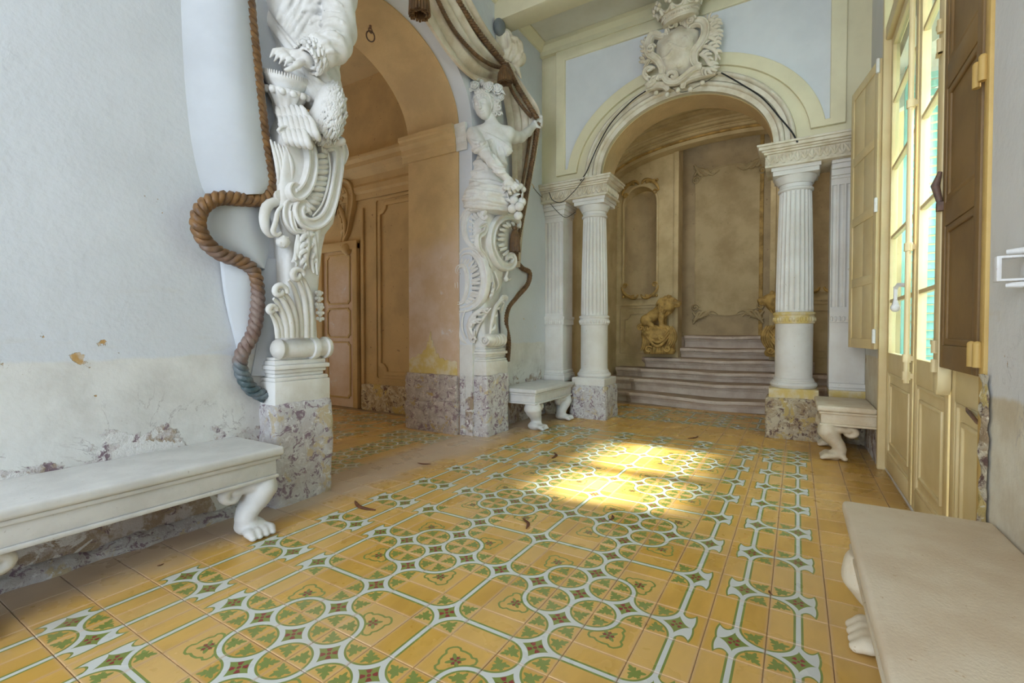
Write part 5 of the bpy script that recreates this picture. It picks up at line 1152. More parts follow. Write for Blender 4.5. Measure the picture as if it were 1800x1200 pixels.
for pts in ([(466, -30), (471, 16), (500, 58), (542, 110), (582, 164)], [(452, -30), (457, 26), (485, 70), (527, 121), (568, 176)]): S.fold(pts, .010, *HA, .0, .005, 7, True)
for pts, r in (([(488, 34), (508, 5), (532, -34)], .024), ([(498, 46), (520, 12), (546, -34)], .022), ([(508, 58), (530, 22), (560, -40)], .024), ([(520, 66), (540, 30), (566, -10)], .016), ([(446, 96), (462, 112), (482, 132)], .016), ([(444, 60), (462, 84), (484, 108)], .016), ([(448, 126), (462, 146), (478, 168)], .014),
                  ([(528, 20), (560, 14), (592, 30)], .015), ([(546, 132), (566, 146), (592, 152)], .013), ([(540, 44), (556, 34), (574, 32)], .012)): S.fold(pts, r*1.15, *HA, -.1, .003)
for pts in ([(494, 42), (514, 9), (538, -34)], [(504, 54), (525, 18), (552, -36)], [(452, 82), (468, 104), (488, 126)]): S.fold(pts, .013, *HA, .0, .004, 5, True)
S.poly([A(475, -110, .05), A(440, -30, .08), A(447, 60, .14)], [.10, .085, .07], .04)                      # far arm hanging back
S.poly([A(583, -75, -.02), A(596, -10, -.06), A(597, 55, -.08)], [.10, .105, .10], .04); S.poly([A(597, 55, -.08), A(588, 80, -.13), A(565, 92, -.18), A(550, 98, -.20)], [.10, .10, .088, .078], .03)
S.cap(A(549, 99, -.20), A(536, 106, -.24), .050, .058, .006, True)
# hand: palm, four fingers, thumb
S.poly([A(552, 101, -.18), A(536, 103, -.21), A(520, 101, -.23)], [.036, .040, .042], .015); S.ell(A(520, 101, -.235), (.042, .036, .030), .012)
for pts, r in ((((514, 93), (496, 85.5), (483, 90), (474.5, 101)), .0128), (((515, 96), (500, 91), (489, 97), (482, 107.5)), .0132), (((517, 100), (505, 97), (496, 103), (490.5, 112)), .0128), (((520, 105), (511, 104), (504, 109), (500, 115)), .0115)):
    S.poly([A(x_, y_, -.235-.05*t) for (x_, y_), t in zip(pts, (0, .8, 1.1, 1.0))], [r*1.15, r*1.1, r, r*.75], .0015)
S.poly([A(530, 109, -.24), A(520, 116, -.27), A(511, 121, -.29), A(502, 123, -.30)], [.024, .018, .015, .011], .005)
# robe: sash, lapels, sleeve creases
for pts, r in (([(540, 70), (570, 58), (602, 66)], .018), ([(560, 45), (582, 34), (605, 42)], .016), ([(556, 82), (580, 73), (600, 82)], .016), ([(548, 4), (575, -2), (602, 10)], .015), ([(566, 96), (584, 90), (598, 96)], .012)): S.fold(pts, r, *HA, .2, .004)
for pts in ([(545, 64), (572, 52), (602, 59)], [(552, 26), (578, 18), (602, 24)]): S.fold(pts, .008, *HA, .0, .004, 5, True)
S.warp(lambda x, y, z: .004*np.sin(38*z+46*y+2*np.sin(11*z)), (-3.02, 1.55, 2.75), (-2.30, 2.52, 3.95))
S.build('figure', M['stucco'], WA)
def tuft(mb, p, d, L, r): p = Vector(p); d = Vector(d); mb.tube([p-d*L*.5, p, p+d*L*.55], [r*.7, r, r*.15], 5)
fu = MB()
for k in range(120):                                                                  # fur cuff: a ring of curls
    a = RNG.uniform(0, 2*PI); q = Vector(A(549, 99, -.20)); ax = (Vector(A(536, 106, -.24))-Vector(A(565, 92, -.18))).normalized(); u = ax.orthogonal().normalized(); w_ = ax.cross(u)
    t = RNG.uniform(-.045, .035); rr = .088+RNG.uniform(-.006, .01); p = q+ax*t+(u*math.cos(a)+w_*math.sin(a))*rr; tuft(fu, p, (-ax*.6+w_*math.cos(a)-u*math.sin(a)).normalized(), .045, .014)
fu.build('fur_cuff', M['stucco'], WA, smooth=70)
# fur cushion hanging at the hip
S = Sculpt((-3.0, 1.75, 2.30), (-2.45, 2.55, 3.0), .009); S.ell(A(580, 196, .0), (.105, .11, .20), .02, rotv @ Matrix.Rotation(.12, 3, 'Y')); S.ell(A(567, 222, .0), (.10, .11, .13), .03, rotv); S.cap(A(572, 252, .02), A(600, 248, .02), .03, .03, .02); FCo = S.build('fur_cushion', M['stucco'], WA)
fu = MB(); cnt = 0
while cnt < 420:
    x_ = RNG.uniform(543, 608); y_ = RNG.uniform(142, 252); e = ((x_-579)/29)**2+((y_-196)/56)**2; e2 = ((x_-567)/27)**2+((y_-222)/34)**2; m_ = min(e, e2)
    if m_ > 1: continue
    dd = -.118*math.sqrt(1-m_)-.0; p = A(x_, y_, dd); tuft(fu, p, Vector(UP)*-.9+Vector(RT)*RNG.uniform(-.5, .3)-Vector(FW)*.25, .045, .012); cnt += 1
fu.build('fur_locks', M['stucco'], FCo, smooth=70)
# shallow bowl, scalloped bell and leaves below the hand
def lathe_at(mb, prof, c, tiltv, n=40, flut=0, amp=0):
    up = Vector(tiltv).normalized(); q = Vector((0, 0, 1)).rotation_difference(up).to_matrix().to_4x4(); m = MB(); k = len(prof); vs = []
    for i in range(n):
        a = 2*PI*i/n
        for r, z in prof: rr = r*(1+amp*math.cos(flut*a)); vs.append((rr*math.cos(a), rr*math.sin(a), z))
    m.add(vs, [(i*k+j, ((i+1) % n)*k+j, ((i+1) % n)*k+j+1, i*k+j+1) for i in range(n) for j in range(k-1)]); m.xf(Matrix.Translation(Vector(c)) @ q); mb.add(m.v, m.f)
tv = Vector(UP)+Vector(RT)*.22+Vector(FW)*-.35
bo = MB(); lathe_at(bo, [(.0, -.10), (.06, -.095), (.11, -.06), (.138, -.02), (.142, .0), (.135, .012), (.12, .0), (.0, -.02)], A(503, 140, -.10), tv); 
up_ = tv.normalized(); ua = up_.orthogonal().normalized(); ub = up_.cross(ua)
for k in range(54): a = 2*PI*k/54; p = Vector(A(503, 140, -.10))+(ua*math.cos(a)+ub*math.sin(a))*.132; bo.tube([p, p+up_*.03+(ua*math.cos(a)+ub*math.sin(a))*.004], [.010, .004], 5)
bo.build('bowl', M['stucco'], WA, smooth=45)
bo = MB(); lathe_at(bo, [(.0, -.22), (.05, -.22), (.06, -.15), (.075, -.08), (.10, -.03), (.118, .0), (.122, .015), (.112, .03), (.0, .03)], A(505, 166, -.11), tv, 72, 12, .05)
for k in range(12): a = 2*PI*k/12; p = Vector(A(505, 166, -.11))+(ua*math.cos(a)+ub*math.sin(a))*.122; bo.ball(p+up_*.005, .022, 8, 6)
for row, (n_, y_, L_, dd) in enumerate(((6, 184, 26, -.13), (7, 200, 34, -.17), (5, 222, 30, -.20))):
    for k in range(n_):
        x_ = 486+8.5*k+row*5; C = [A(x_, y_+abs(k-3), dd), A(x_+3+k*.6, y_+L_*.4, dd-.03), A(x_+7+k, y_+L_*.8+k, dd-.04), A(x_+12+k, y_+L_+k*1.6, dd-.01), A(x_+11+k, y_+L_-4+k*1.4, dd+.01)]
        bo.tube([tuple(q) for q in catmull(C, 4)], [.008+.014*math.sin(PI*i/16)**.8 for i in range(17)], 7)
        for sg in (-1, 1): bo.tube([tuple(A(x_+3+k*.6, y_+L_*.4, dd-.03)), tuple(A(x_+4+k*.6+sg*5, y_+L_*.55, dd-.03)), tuple(A(x_+8+k*.6+sg*6, y_+L_*.8, dd-.02))], [.010, .009, .003], 5)
bo.build('fluted_bell', M['stucco'], WA, smooth=60)
# ------------------------------------------------------------------ stucco curtains, bronzed ropes and tassels
def W3(L): return [OX(a, b, c) for a, b, c in L]
def curve(L, n):
    P = catmull([tuple(v) for v in W3(L)], 10); d = np.r_[0, np.cumsum([np.linalg.norm(P[i+1]-P[i]) for i in range(len(P)-1)])]; P = np.array(P)
    return np.stack([np.interp(np.linspace(0, d[-1], n+1), d, P[:, i]) for i in range(3)], 1)
def cloth(L, Rr, nu, nv, fn, th=.02):
    a = curve(L, nv); b = curve(Rr, nv); front = []
    for j in range(nv+1):
        for i in range(nu+1):
            u = i/nu; v = j/nv; p = a[j]*(1-u)+b[j]*u; front.append((p[0]+fn(u, v), p[1], p[2]))
    mb = MB(); n = nu+1; mb.add(front, [(j*n+i, j*n+i+1, (j+1)*n+i+1, (j+1)*n+i) for j in range(nv) for i in range(nu)])
    # turned hem back to the wall
    back = [(min(q[0]-th, XL-.005) if 0 else q[0]-th, q[1], q[2]) for q in front]; mb.add(back, [(j*n+i, (j+1)*n+i, (j+1)*n+i+1, j*n+i+1) for j in range(nv) for i in range(nu)])
    m = (nv+1)*n; b_ = [i for i in range(n)]+[j*n+nu for j in range(1, nv+1)]+[nv*n+i for i in range(nu-1, -1, -1)]+[j*n for j in range(nv-1, 0, -1)]
    k = len(b_); mb.f += [(b_[i], m+b_[i], m+b_[(i+1) % k], b_[(i+1) % k]) for i in range(k)]; mb.m += [0]*k
    return mb
def rope(L, r, turns, lobes=4, amp=.30, step=.012):
    P = curve(L, 200); d = np.r_[0, np.cumsum(np.linalg.norm(np.diff(P, axis=0), axis=1))]; n = int(d[-1]/step); s = np.linspace(0, d[-1], n+1)
    Q = np.stack([np.interp(s, d, P[:, i]) for i in range(3)], 1); mb = MB(); mb.tube([tuple(q) for q in Q], r, 20, 1., (1, 0, 0), twist=[x*turns for x in s], lobes=lobes, amp=amp); return mb
def strands(L, r, k, pitch, rs, step=.010):
    # laid rope: k strands wound round a core
    P = curve(L, 240); d = np.r_[0, np.cumsum(np.linalg.norm(np.diff(P, axis=0), axis=1))]; n = int(d[-1]/step); s = np.linspace(0, d[-1], n+1)
    Q = np.stack([np.interp(s, d, P[:, i]) for i in range(3)], 1); T = np.gradient(Q, axis=0); T /= np.linalg.norm(T, axis=1)[:, None]; mb = MB(); N = np.array([1., 0, 0])-T*T[:, :1]; N /= np.linalg.norm(N, axis=1)[:, None]; Bn = np.cross(T, N)
    mb.tube([tuple(q) for q in Q], r*.7, 8, 1., (1, 0, 0))
    for q in range(k):
        a = 2*PI*q/k+2*PI*s/pitch; mb.tube([tuple(v) for v in Q+N*(r*np.sin(a))[:, None]+Bn*(r*np.cos(a))[:, None]], rs, 6)
    return mb
X1 = XL+.10
CA = empty('stucco_curtain', (-2.9, 1.6, .7)); tag(CA, 'pale stucco curtain edged with thick brown rope left of the foreground pier', 'curtain')
XW = XL-.004
bul = lambda u, v: .135*math.sin(min(1., u*1.08)*PI*.62)**1.5*(1-.15*math.sin(v*PI)) if u < .93 else .135*math.sin(min(1., u*1.08)*PI*.62)**1.5*(1-.15*math.sin(v*PI))
cloth([(311, -40, XW), (314, 60, XW), (320, 160, XW), (332, 260, XW), (350, 330, XW), (368, 349, XW)], [(432, -40, XW), (438, 60, XW), (448, 160, XW), (459, 250, XW), (470, 322, XW), (452, 347, XW)], 40, 60, lambda u, v: -.004+.165*(math.sin(min(1, u/.62)*PI/2)**1.3 if u < .62 else 1-.35*((u-.62)/.38)**2)).build('upper_fall', M['drape'], CA, smooth=75)
cloth([(352, 362, XW), (349, 392, XW), (364, 424, XW), (400, 450, XW), (438, 470, XW)], [(470, 352, XW), (471, 385, XW), (469, 420, XW), (466, 448, XW), (458, 476, XW)], 30, 30, lambda u, v: .012+.085*math.sin(PI*min(1, .12+u*.80))).build('middle_fall', M['drape'], CA, smooth=60)
cloth([(382, 448, XW), (390, 510, XW), (402, 565, XW), (421, 632, XW)], [(447, 466, XW), (452, 510, XW), (449, 570, XW), (425, 634, XW)], 24, 30, lambda u, v: .010+.10*math.sin(PI*(.10+u*.75))*(1-.6*v)).build('lower_fall', M['drape'], CA, smooth=60)
# wall swelling where the hidden side of the curtain returns to the wall
cloth([(452, 455, XW), (456, 520, XW), (452, 590, XW), (440, 660, XW)], [(490, 455, XW), (492, 520, XW), (490, 590, XW), (488, 660, XW)], 10, 20, lambda u, v: .012+.02*math.sin(PI*u)).build('back_fall', M['drape'], CA, smooth=60)
ra = [(430, -60, -2.86), (438, 30, -2.86), (448, 120, -2.86), (459, 220, -2.86), (470, 300, -2.86), (474, 330, -2.86), (460, 350, -2.86), (425, 350, -2.86), (385, 348, -2.86), (358, 362, -2.86), (348, 390, -2.86), (358, 420, -2.86), (385, 445, -2.86), (420, 458, -2.86), (444, 474, -2.87), (452, 505, -2.88), (452, 545, -2.88), (445, 585, -2.89), (430, 612, -2.90), (422, 635, -2.91), (428, 662, -2.92), (443, 684, -2.92), (466, 697, -2.92)]
strands(ra, .024, 3, .125, .0205, .007).build('rope', M['ropeA'], CA, smooth=60)
# --- swag over the arch and curtain held by the woman
CB = empty('stucco_curtain', (-2.9, 4.7, 2.2)); tag(CB, 'warm white stucco swag with brown ropes draped over the arch and behind the woman', 'curtain')
def fsw(u, v): return .02+.04*u+.075*abs(math.sin(PI*(u**1.3*5.2+.5*math.sin(v*2.5))))**.9*math.sin(PI*(.14+v*.8))
cloth([(690, -60, XW), (718, 0, XW), (745, 48, XW), (775, 96, XW), (808, 132, XW), (840, 148, XW), (876, 146, XW)], [(772, -60, XW), (806, 0, XW), (832, 44, XW), (856, 76, XW), (874, 98, XW), (886, 112, XW), (890, 118, XW)], 54, 60, fsw, .03).build('swag', M['drapew'], CB, smooth=60)
def fdr(u, v): return .055*abs(math.sin(PI*(u*4.3+.15*v+.1*math.sin(5*v))))**.8
cloth([(886, 120, -2.90), (884, 160, -2.92), (890, 210, -2.92), (898, 270, -2.92), (900, 340, -2.91), (899, 420, -2.90), (900, 470, -2.90)], [(893, 120, -2.88), (918, 158, -2.80), (942, 200, -2.68), (938, 262, -2.72), (926, 330, -2.80), (914, 400, -2.84), (908, 470, -2.86)], 36, 70, fdr, .02).build('side_fall', M['drapew'], CB, smooth=60)
cloth([(872, 470, -2.93), (876, 510, -2.93), (880, 560, -2.93), (882, 610, -2.93)], [(912, 466, -2.90), (929, 482, -2.90), (900, 530, -2.90), (889, 600, -2.91)], 14, 30, lambda u, v: .03*math.sin(PI*(.1+.8*u)), .02).build('lower_fall', M['drape'], CB, smooth=60)
rb = [(775, -70, -2.86), (800, -8, -2.86), (828, 38, -2.86), (856, 76, -2.85), (876, 100, -2.84), (889, 116, -2.82)]
strands(rb, .019, 3, .10, .0165, .007).build('thick_rope', M['rope'], CB, smooth=60)
strands([(890, 112, -2.82), (906, 146, -2.76), (924, 176, -2.70), (944, 208, -2.63)], .017, 3, .09, .0148, .007).build('thick_rope', M['rope'], CB, smooth=60)
strands([(742, -70, -2.84), (766, -8, -2.84), (796, 50, -2.84), (832, 92, -2.83), (860, 112, -2.82), (884, 120, -2.81)], .0115, 3, .065, .0105, .006).build('thin_rope', M['rope'], CB, smooth=60)
strands([(892, 138, -2.80), (900, 160, -2.78), (916, 185, -2.72), (934, 206, -2.66)], .0115, 3, .065, .0105, .006).build('thin_rope', M['rope'], CB, smooth=60)
strands([(946, 216, -2.63), (939, 262, -2.69), (929, 318, -2.76), (918, 380, -2.81), (909, 430, -2.84), (908, 456, -2.85), (918, 471, -2.86), (931, 479, -2.86), (927, 500, -2.87), (908, 522, -2.88), (894, 540, -2.89), (889, 565, -2.90), (894, 600, -2.91), (892, 634, -2.92)], .017, 3, .09, .0148, .007).build('thick_rope', M['rope'], CB, smooth=60)
strands([(934, 222, -2.70), (927, 270, -2.74), (917, 330, -2.79), (908, 390, -2.83)], .0105, 3, .06, .0095, .006).build('thin_rope', M['rope'], CB, smooth=60)
def tassel(name, c, r, h, label, parent=None, ang=0):
    t = empty(name, c); tag(t, label, 'tassel'); mb = MB(); mb.lathe([(0, .12*h), (.35*r, .10*h), (.55*r, 0), (.45*r, -.05*h), (.6*r, -.08*h), (.75*r, -.2*h), (.8*r, -.3*h)], c, 20); th_ = mb.build('tassel_head', M['rope'], t, smooth=50)
    mb = MB(); n = 22
    for ring, rr in ((0, 1.), (1, .7)):
        for k in range(n):
            a = 2*PI*k/n+ring*.14; x_, y_ = math.cos(a), math.sin(a); mb.tube([(c[0]+x_*.7*rr*r, c[1]+y_*.7*rr*r, c[2]-.22*h), (c[0]+x_*.92*rr*r, c[1]+y_*.92*rr*r, c[2]-.55*h), (c[0]+x_*rr*r+.004*math.sin(k), c[1]+y_*rr*r, c[2]-h+.02*h*math.sin(k*2.1))], [.09*r, .13*r, .14*r], 6)
    mb.build('fringe', M['rope'], th_, smooth=60); return t
v = OX(737, -26, -2.78); tassel('rope_tassel', tuple(v), .085, .25, 'large brown tassel hanging at the top edge above the arch')
v = OX(887, 118, -2.74); tassel('rope_tassel', tuple(v), .075, .17, 'dark brown tassel at the rope knot beside the rose wreath')
v = OX(905, 402, -2.74); tassel('rope_tassel', tuple(v), .055, .26, 'small brown tassel hanging below the bunch of fruit')
# knotted bow of cloth above the rope
BW = empty('stucco_bow', (-2.9, 4.6, 4.1)); tag(BW, 'cream stucco bow of knotted cloth above the rope in the left corner', 'bow')
Dw = .518*2.86+.855*4.62; Q = lambda x, y, d=0.: G(x, y, Dw+d); S = Sculpt((-3.0, 4.0, 3.72), (-2.50, 5.3, 4.72), .0075)
E2 = lambda x, y, d, rw, rd, rh, tilt, k=.012, cut=False: S.ell(Q(x, y, d), (rw, rd, rh), k, rotv @ Matrix.Rotation(tilt, 3, 'Y'), cut)
for x_, y_, d, rw, rh, ti in ((862, 82, .02, .10, .20, -.15), (884, 80, -.03, .12, .19, .2), (903, 90, .0, .10, .15, .5), (910, 104, .03, .09, .10, .9)): E2(x_, y_, d, rw, .075, rh, ti)
for x_, y_, ti in ((868, 74, -.1), (887, 72, .2), (905, 83, .55)): E2(x_, y_, -.11, .055, .05, .11, ti, .006, True)
HB = (Dw-.5, Dw+.4)
for pts, r in (([(850, 58), (856, 85), (872, 110)], .022), ([(872, 54), (876, 82), (880, 112)], .024), ([(893, 58), (896, 84), (886, 112)], .024), ([(908, 72), (906, 92), (892, 114)], .020), ([(919, 90), (910, 104), (894, 118)], .018), ([(861, 60), (866, 84), (876, 108)], .014), ([(884, 60), (887, 84), (884, 110)], .014), ([(901, 70), (902, 90), (889, 112)], .012), ([(852, 58), (868, 52), (876, 56)], .016), ([(876, 56), (888, 54), (896, 60)], .016), ([(898, 64), (908, 68), (913, 76)], .014)): S.fold(pts, r, *HB, .1, .005)
S.poly([Q(852, 70, .0), Q(838, 57, .0), Q(825, 51, .03)], [.06, .045, .022], .015); S.poly([Q(836, 53, .0), Q(825, 44, .02), Q(821, 28, .03)], [.03, .018, .012], .01); S.poly([Q(834, 57, -.02), Q(827, 57, -.02), Q(822, 55, .0)], [.022, .018, .012], .005)
S.poly([Q(850, 97, .02), Q(872, 105, -.08), Q(892, 113, -.08), Q(904, 123, .0)], [.03, .034, .034, .02], .006); S.poly([Q(856, 105, .0), Q(876, 113, -.07), Q(890, 119, -.06)], [.022, .026, .02], .004)
S.poly([Q(900, 112, .03), Q(909, 124, .04), Q(916, 138, .05)], [.04, .032, .008], .01)
S.warp(lambda x, y, z: .004*np.sin(60*y+35*z)); S.build('cloth_bow', M['arms'], BW)
# ------------------------------------------------------------------ crowned coat of arms over the far arch
CO = empty('coat_of_arms', (-1.20, 5.55, 3.85)); tag(CO, 'cream stucco crowned coat of arms over the far arch', 'coat of arms')
YA = 5.52; Zc = zoomer(1110, 0, 6.667); pa = ('y', YA)
S = Sculpt((-1.75, 5.36, 3.75), (-.70, 5.74, 5.02), .008); cq = lambda x, y, d=0.: np.array(OY(*Zc([(x, y)])[0], YA-d))
shp = [(360, 480), (470, 370), (570, 335), (660, 360), (745, 400), (735, 500), (720, 600), (700, 760), (640, 830), (520, 870), (400, 890), (375, 790), (345, 670), (325, 560)]
C0 = cq(540, 610)
for k in range(len(shp)):
    a = np.array(shp[k]); b = np.array(shp[(k+1) % len(shp)])
    for t in (0, .5):
        p = a*(1-t)+b*t
        S.poly([cq(540, 610, -.02), cq(*(p*.55+np.array((540, 610))*.45), .0), cq(*p, -.03)], [.09, .075, .04], .03)
S.box(cq(330, 900, -.20)-[0, 0, 0], cq(760, 380, -.08), .03, .03)
S.fold([Zc([q])[0] for q in ((480, 520), (560, 560), (640, 560), (720, 470))], .012, 4.6, 6.4, .1, .006); S.fold([Zc([q])[0] for q in ((360, 690), (430, 660), (480, 580))], .014, 4.6, 6.4, .1, .012)
for sx_, sy_ in ((435, 505), (625, 445), (545, 770)):
    for k in range(5): a = 2*PI*k/5+.3; S.fold([Zc([(sx_, sy_)])[0], Zc([(sx_+34*math.cos(a), sy_+34*math.sin(a))])[0]], .010, 4.6, 6.4, .2, .003, 3)
S.build('shield', M['arms'], CO)
orn = Parts(); orn.band = True; lv = Parts()
trace(orn, Zc([(390, 430), (350, 440), (300, 420), (250, 430), (215, 490), (200, 570), (215, 650), (270, 690), (330, 740), (370, 820), (360, 890), (320, 910)]), [.018, .03, .034, .036, .036, .036, .034, .022], pa, .03)
trace(orn, Zc([(690, 350), (680, 320), (720, 290), (790, 270), (850, 290), (875, 360), (860, 450), (810, 540), (750, 620), (735, 700), (760, 770), (820, 790)]), [.02, .03, .036, .038, .038, .038, .034, .022], pa, .03)
trace(orn, Zc([(310, 960), (330, 920), (390, 920), (430, 970), (520, 980), (600, 940), (680, 870), (760, 820), (830, 810)]), [.016, .024, .028, .028, .028, .026, .016], pa, .04)
trace(orn, Zc([(430, 920), (460, 880), (520, 880), (540, 920), (500, 940), (480, 915)]), [.012, .018, .02, .018, .010], pa, .06)
trace(orn, Zc([(600, 1040), (620, 960), (690, 910), (790, 880), (900, 860), (990, 850)]), [.022, .03, .034, .03, .018], pa, .0); trace(orn, Zc([(430, 1060), (390, 1010), (320, 1000), (240, 1020), (180, 1050)]), [.02, .03, .03, .026, .014], pa, .0)
orn.build('frame_scroll', M['arms'], CO, smooth=38)
for L, sd_ in (([(320, 690), (240, 700), (180, 740), (150, 720), (140, 660)], -1), ([(230, 660), (180, 600), (160, 520), (180, 480)], -1), ([(280, 800), (210, 800), (160, 840), (160, 910), (220, 960)], -1), ([(300, 880), (280, 960), (230, 1010), (180, 1030)], 1), ([(870, 300), (920, 250), (980, 270), (1015, 310)], -1), ([(880, 360), (940, 350), (1000, 390), (1020, 440)], -1), ([(870, 440), (920, 450), (980, 480), (1000, 530)], -1), ([(820, 560), (890, 560), (960, 590), (1000, 640), (990, 720)], -1), ([(800, 640), (870, 680), (920, 760), (980, 790)], -1), ([(830, 800), (880, 830), (940, 820), (985, 780)], 1), ([(270, 540), (250, 600), (260, 650)], 1), ([(500, 200), (440, 260), (420, 340), (395, 420)], -1), ([(560, 230), (620, 250), (680, 300), (690, 340)], 1)): acanthus(lv, Zc(L), .019, pa, .01, 5, sd_)
for x_, y_ in ((690, 1050), (830, 970), (420, 1110), (290, 1090), (480, 260), (520, 290), (560, 220), (700, 250), (545, 1060)): lv.ball(cq(x_, y_, .05), .028, 10, 8)
for k, (x_, y_) in enumerate(((700, 240), (590, 210), (480, 290), (230, 570))):
    v = cq(x_, y_, .06); lv.tube([(v[0]+.05*(1-.75*t)*math.cos(9*t), v[1]-.01, v[2]+.05*(1-.75*t)*math.sin(9*t)) for t in np.linspace(0, 1, 20)], .014, 6)
lv.build('rocaille_leaf', M['arms'], CO, smooth=60)
# crown: a tilted open circlet with ball-tipped points
cw_ = MB(); cc = Vector(cq(570, 190, .06)); upc = Vector((-.10, -.30, 1)).normalized(); M4 = Matrix.Translation(cc) @ Vector((0, 0, 1)).rotation_difference(upc).to_matrix().to_4x4()
m = MB(); m.lathe([(.175, -.055), (.190, -.05), (.190, -.035), (.182, -.03), (.196, .03), (.208, .035), (.208, .05), (.198, .055), (.185, .05), (.165, -.05)], (0, 0, 0), 44)
for k in range(40): a = 2*PI*k/40; m.ball((.194*math.cos(a), .194*math.sin(a), 0), .011, 6, 5)
for k in range(10):
    a = 2*PI*k/10+.15; r = .215; ca, sa = math.cos(a), math.sin(a); m.tube([(r*.95*ca, r*.95*sa, .04), (r*1.08*ca, r*1.08*sa, .09), (r*1.16*ca, r*1.16*sa, .12)], [.03, .018, .014], 7)
    for dx_, dz in ((0, .16), (-.035, .13), (.035, .13), (0, .105)): m.ball((r*1.2*ca-dx_*sa, r*1.2*sa+dx_*ca, dz), .024, 8, 6)
    b2 = a+PI/10; m.tube([(r*1.0*math.cos(a+q*PI/5), r*1.0*math.sin(a+q*PI/5), .09-.05*math.sin(q*PI)) for q in np.linspace(0, 1, 8)], .012, 6)
m.xf(M4); m.build('crown', M['arms'], CO, smooth=50)
# ------------------------------------------------------------------ lions on scrolled pedestals flanking the stairs
LM = {}
def lion_parts():
    # local space: lion looks towards +x, pedestal base at z = 0, front face at y = 0 side -y
    S = Sculpt((-.36, -.24, 0), (.38, .22, .98), .0085)
    S.box((-.24, -.12, .0), (.22, .18, .40), .05, .05); S.ell((-.02, -.08, .32), (.26, .16, .16), .06); S.ell((.02, -.05, .06), (.24, .16, .10), .05)
    ped = S.mesh('scroll_pedestal', M['gilt']); m = MB()
    for k in range(4): m.tube([((-.27+.035*k)+.05*math.sin(t*PI), -.14-.012*k, .46-.40*t) for t in np.linspace(0, 1, 16)], [.010+.020*math.sin(PI*t) for t in np.linspace(0, 1, 16)], 7)
    for k in range(4): m.tube([((.22-.03*k)+.06*math.sin(t*PI), -.13-.012*k, .46-.34*t) for t in np.linspace(0, 1, 16)], [.010+.018*math.sin(PI*t) for t in np.linspace(0, 1, 16)], 7)
    for k in range(3): m.tube([(-.16+.36*t, -.20-.012*k, .42-.06*k-.16*math.sin(PI*t)) for t in np.linspace(0, 1, 18)], [.010+.016*math.sin(PI*t) for t in np.linspace(0, 1, 18)], 7)
    for cx, cz, r, a0 in ((-.05, .27, .09, 0), (.10, .28, .07, 2), (-.26, .44, .05, 1), (.17, .10, .05, 3), (-.12, .08, .06, .5)): m.tube([(x_, -.22, z_) for x_, z_ in volute((cx, cz), r, 1.4, a0, 24)], [.018]*12+[.012]*12, 7)
    for k in range(7): m.tube([(-.14+.045*k, -.17, .02), (-.14+.045*k+.01, -.20, .07), (-.13+.045*k, -.19, .13)], [.022, .028, .012], 7)
    orn_ = m.mesh('pedestal_scrolls', M['gilt'], smooth=60)
    S = Sculpt((-.36, -.24, .36), (.40, .22, 1.02), .0075)
    S.poly([(-.20, -.02, .56), (-.10, -.03, .63), (.02, -.04, .70), (.10, -.05, .74)], [.095, .085, .10, .11], .04)          # body sloping up to the chest
    S.ell((-.21, -.08, .55), (.09, .08, .10), .03); S.poly([(-.20, -.10, .53), (-.12, -.13, .48), (-.08, -.14, .46)], [.06, .045, .035], .02)   # haunch and hind foot
    for y in (-.13, .06): S.poly([(.06, y, .70), (.055, y-.01, .58), (.06, y-.02, .46)], [.055, .042, .036], .02); S.poly([(.05, y-.02, .455), (.11, y-.03, .445)], [.036, .034], .01)
    S.ell((.13, -.05, .80), (.13, .14, .14), .03); S.ell((.21, -.07, .84), (.085, .075, .075), .03); S.poly([(.24, -.08, .83), (.31, -.09, .815)], [.058, .046], .02)   # mane, head, muzzle
    S.cap((.27, -.09, .775), (.32, -.095, .78), .026, .020, .01); S.ell((.335, -.09, .83), (.020, .028, .018), .01)
    for y in (-.13, -.02): S.ell((.26, y, .865), .016, .006, None, True); S.ell((.165, y+.01*(1 if y > -.05 else -1), .93), (.028, .02, .032), .012)
    S.poly([(-.27, .02, .52), (-.31, .0, .46), (-.28, -.06, .42), (-.20, -.12, .42)], [.022, .02, .02, .03], .01)
    lion = S.mesh('lion_body', M['gilt']); m = MB(); g = np.random.default_rng(3)
    for k in range(130):
        a, b = g.uniform(0, 2*PI), g.uniform(-.9, 1.1); n = Vector((-.35+math.cos(a)*math.cos(b)*.5, math.sin(a)*math.cos(b)-.15, math.sin(b))).normalized(); p = Vector((.12, -.05, .80))+Vector((n.x*.135, n.y*.145, n.z*.145)); m.tube([p, p+n*.012+Vector((-.02, 0, -.025)), p+Vector((-.035, 0, -.06))+n*.004], [.014, .016, .004], 5)
    mane = m.mesh('mane', M['gilt'], smooth=70); return ped, orn_, lion, mane
LP = lion_parts()
def lion(x, y, z, mir, label):
    t = empty('stone_lion', (x, y, z)); tag(t, label, 'lion', 'lions flanking the stairs')
    for nm, me_ in zip(('scroll_pedestal', 'pedestal_scrolls', 'lion_body', 'mane'), LP):
        o = link(nm, me_, t, (0, 0, 0)); o.scale = (-1 if mir else 1, 1, 1)
    return t
zl = OY(1150, 622, 7.88).z; xl = OY(1160, 580, 7.88).x
lion(xl, 7.87, zl, False, 'ochre stone lion on scrolled pedestal left of the stairs'); lion(2*SHX-xl-.06, 7.87, zl, True, 'ochre stone lion on scrolled pedestal right of the stairs, half behind the column')
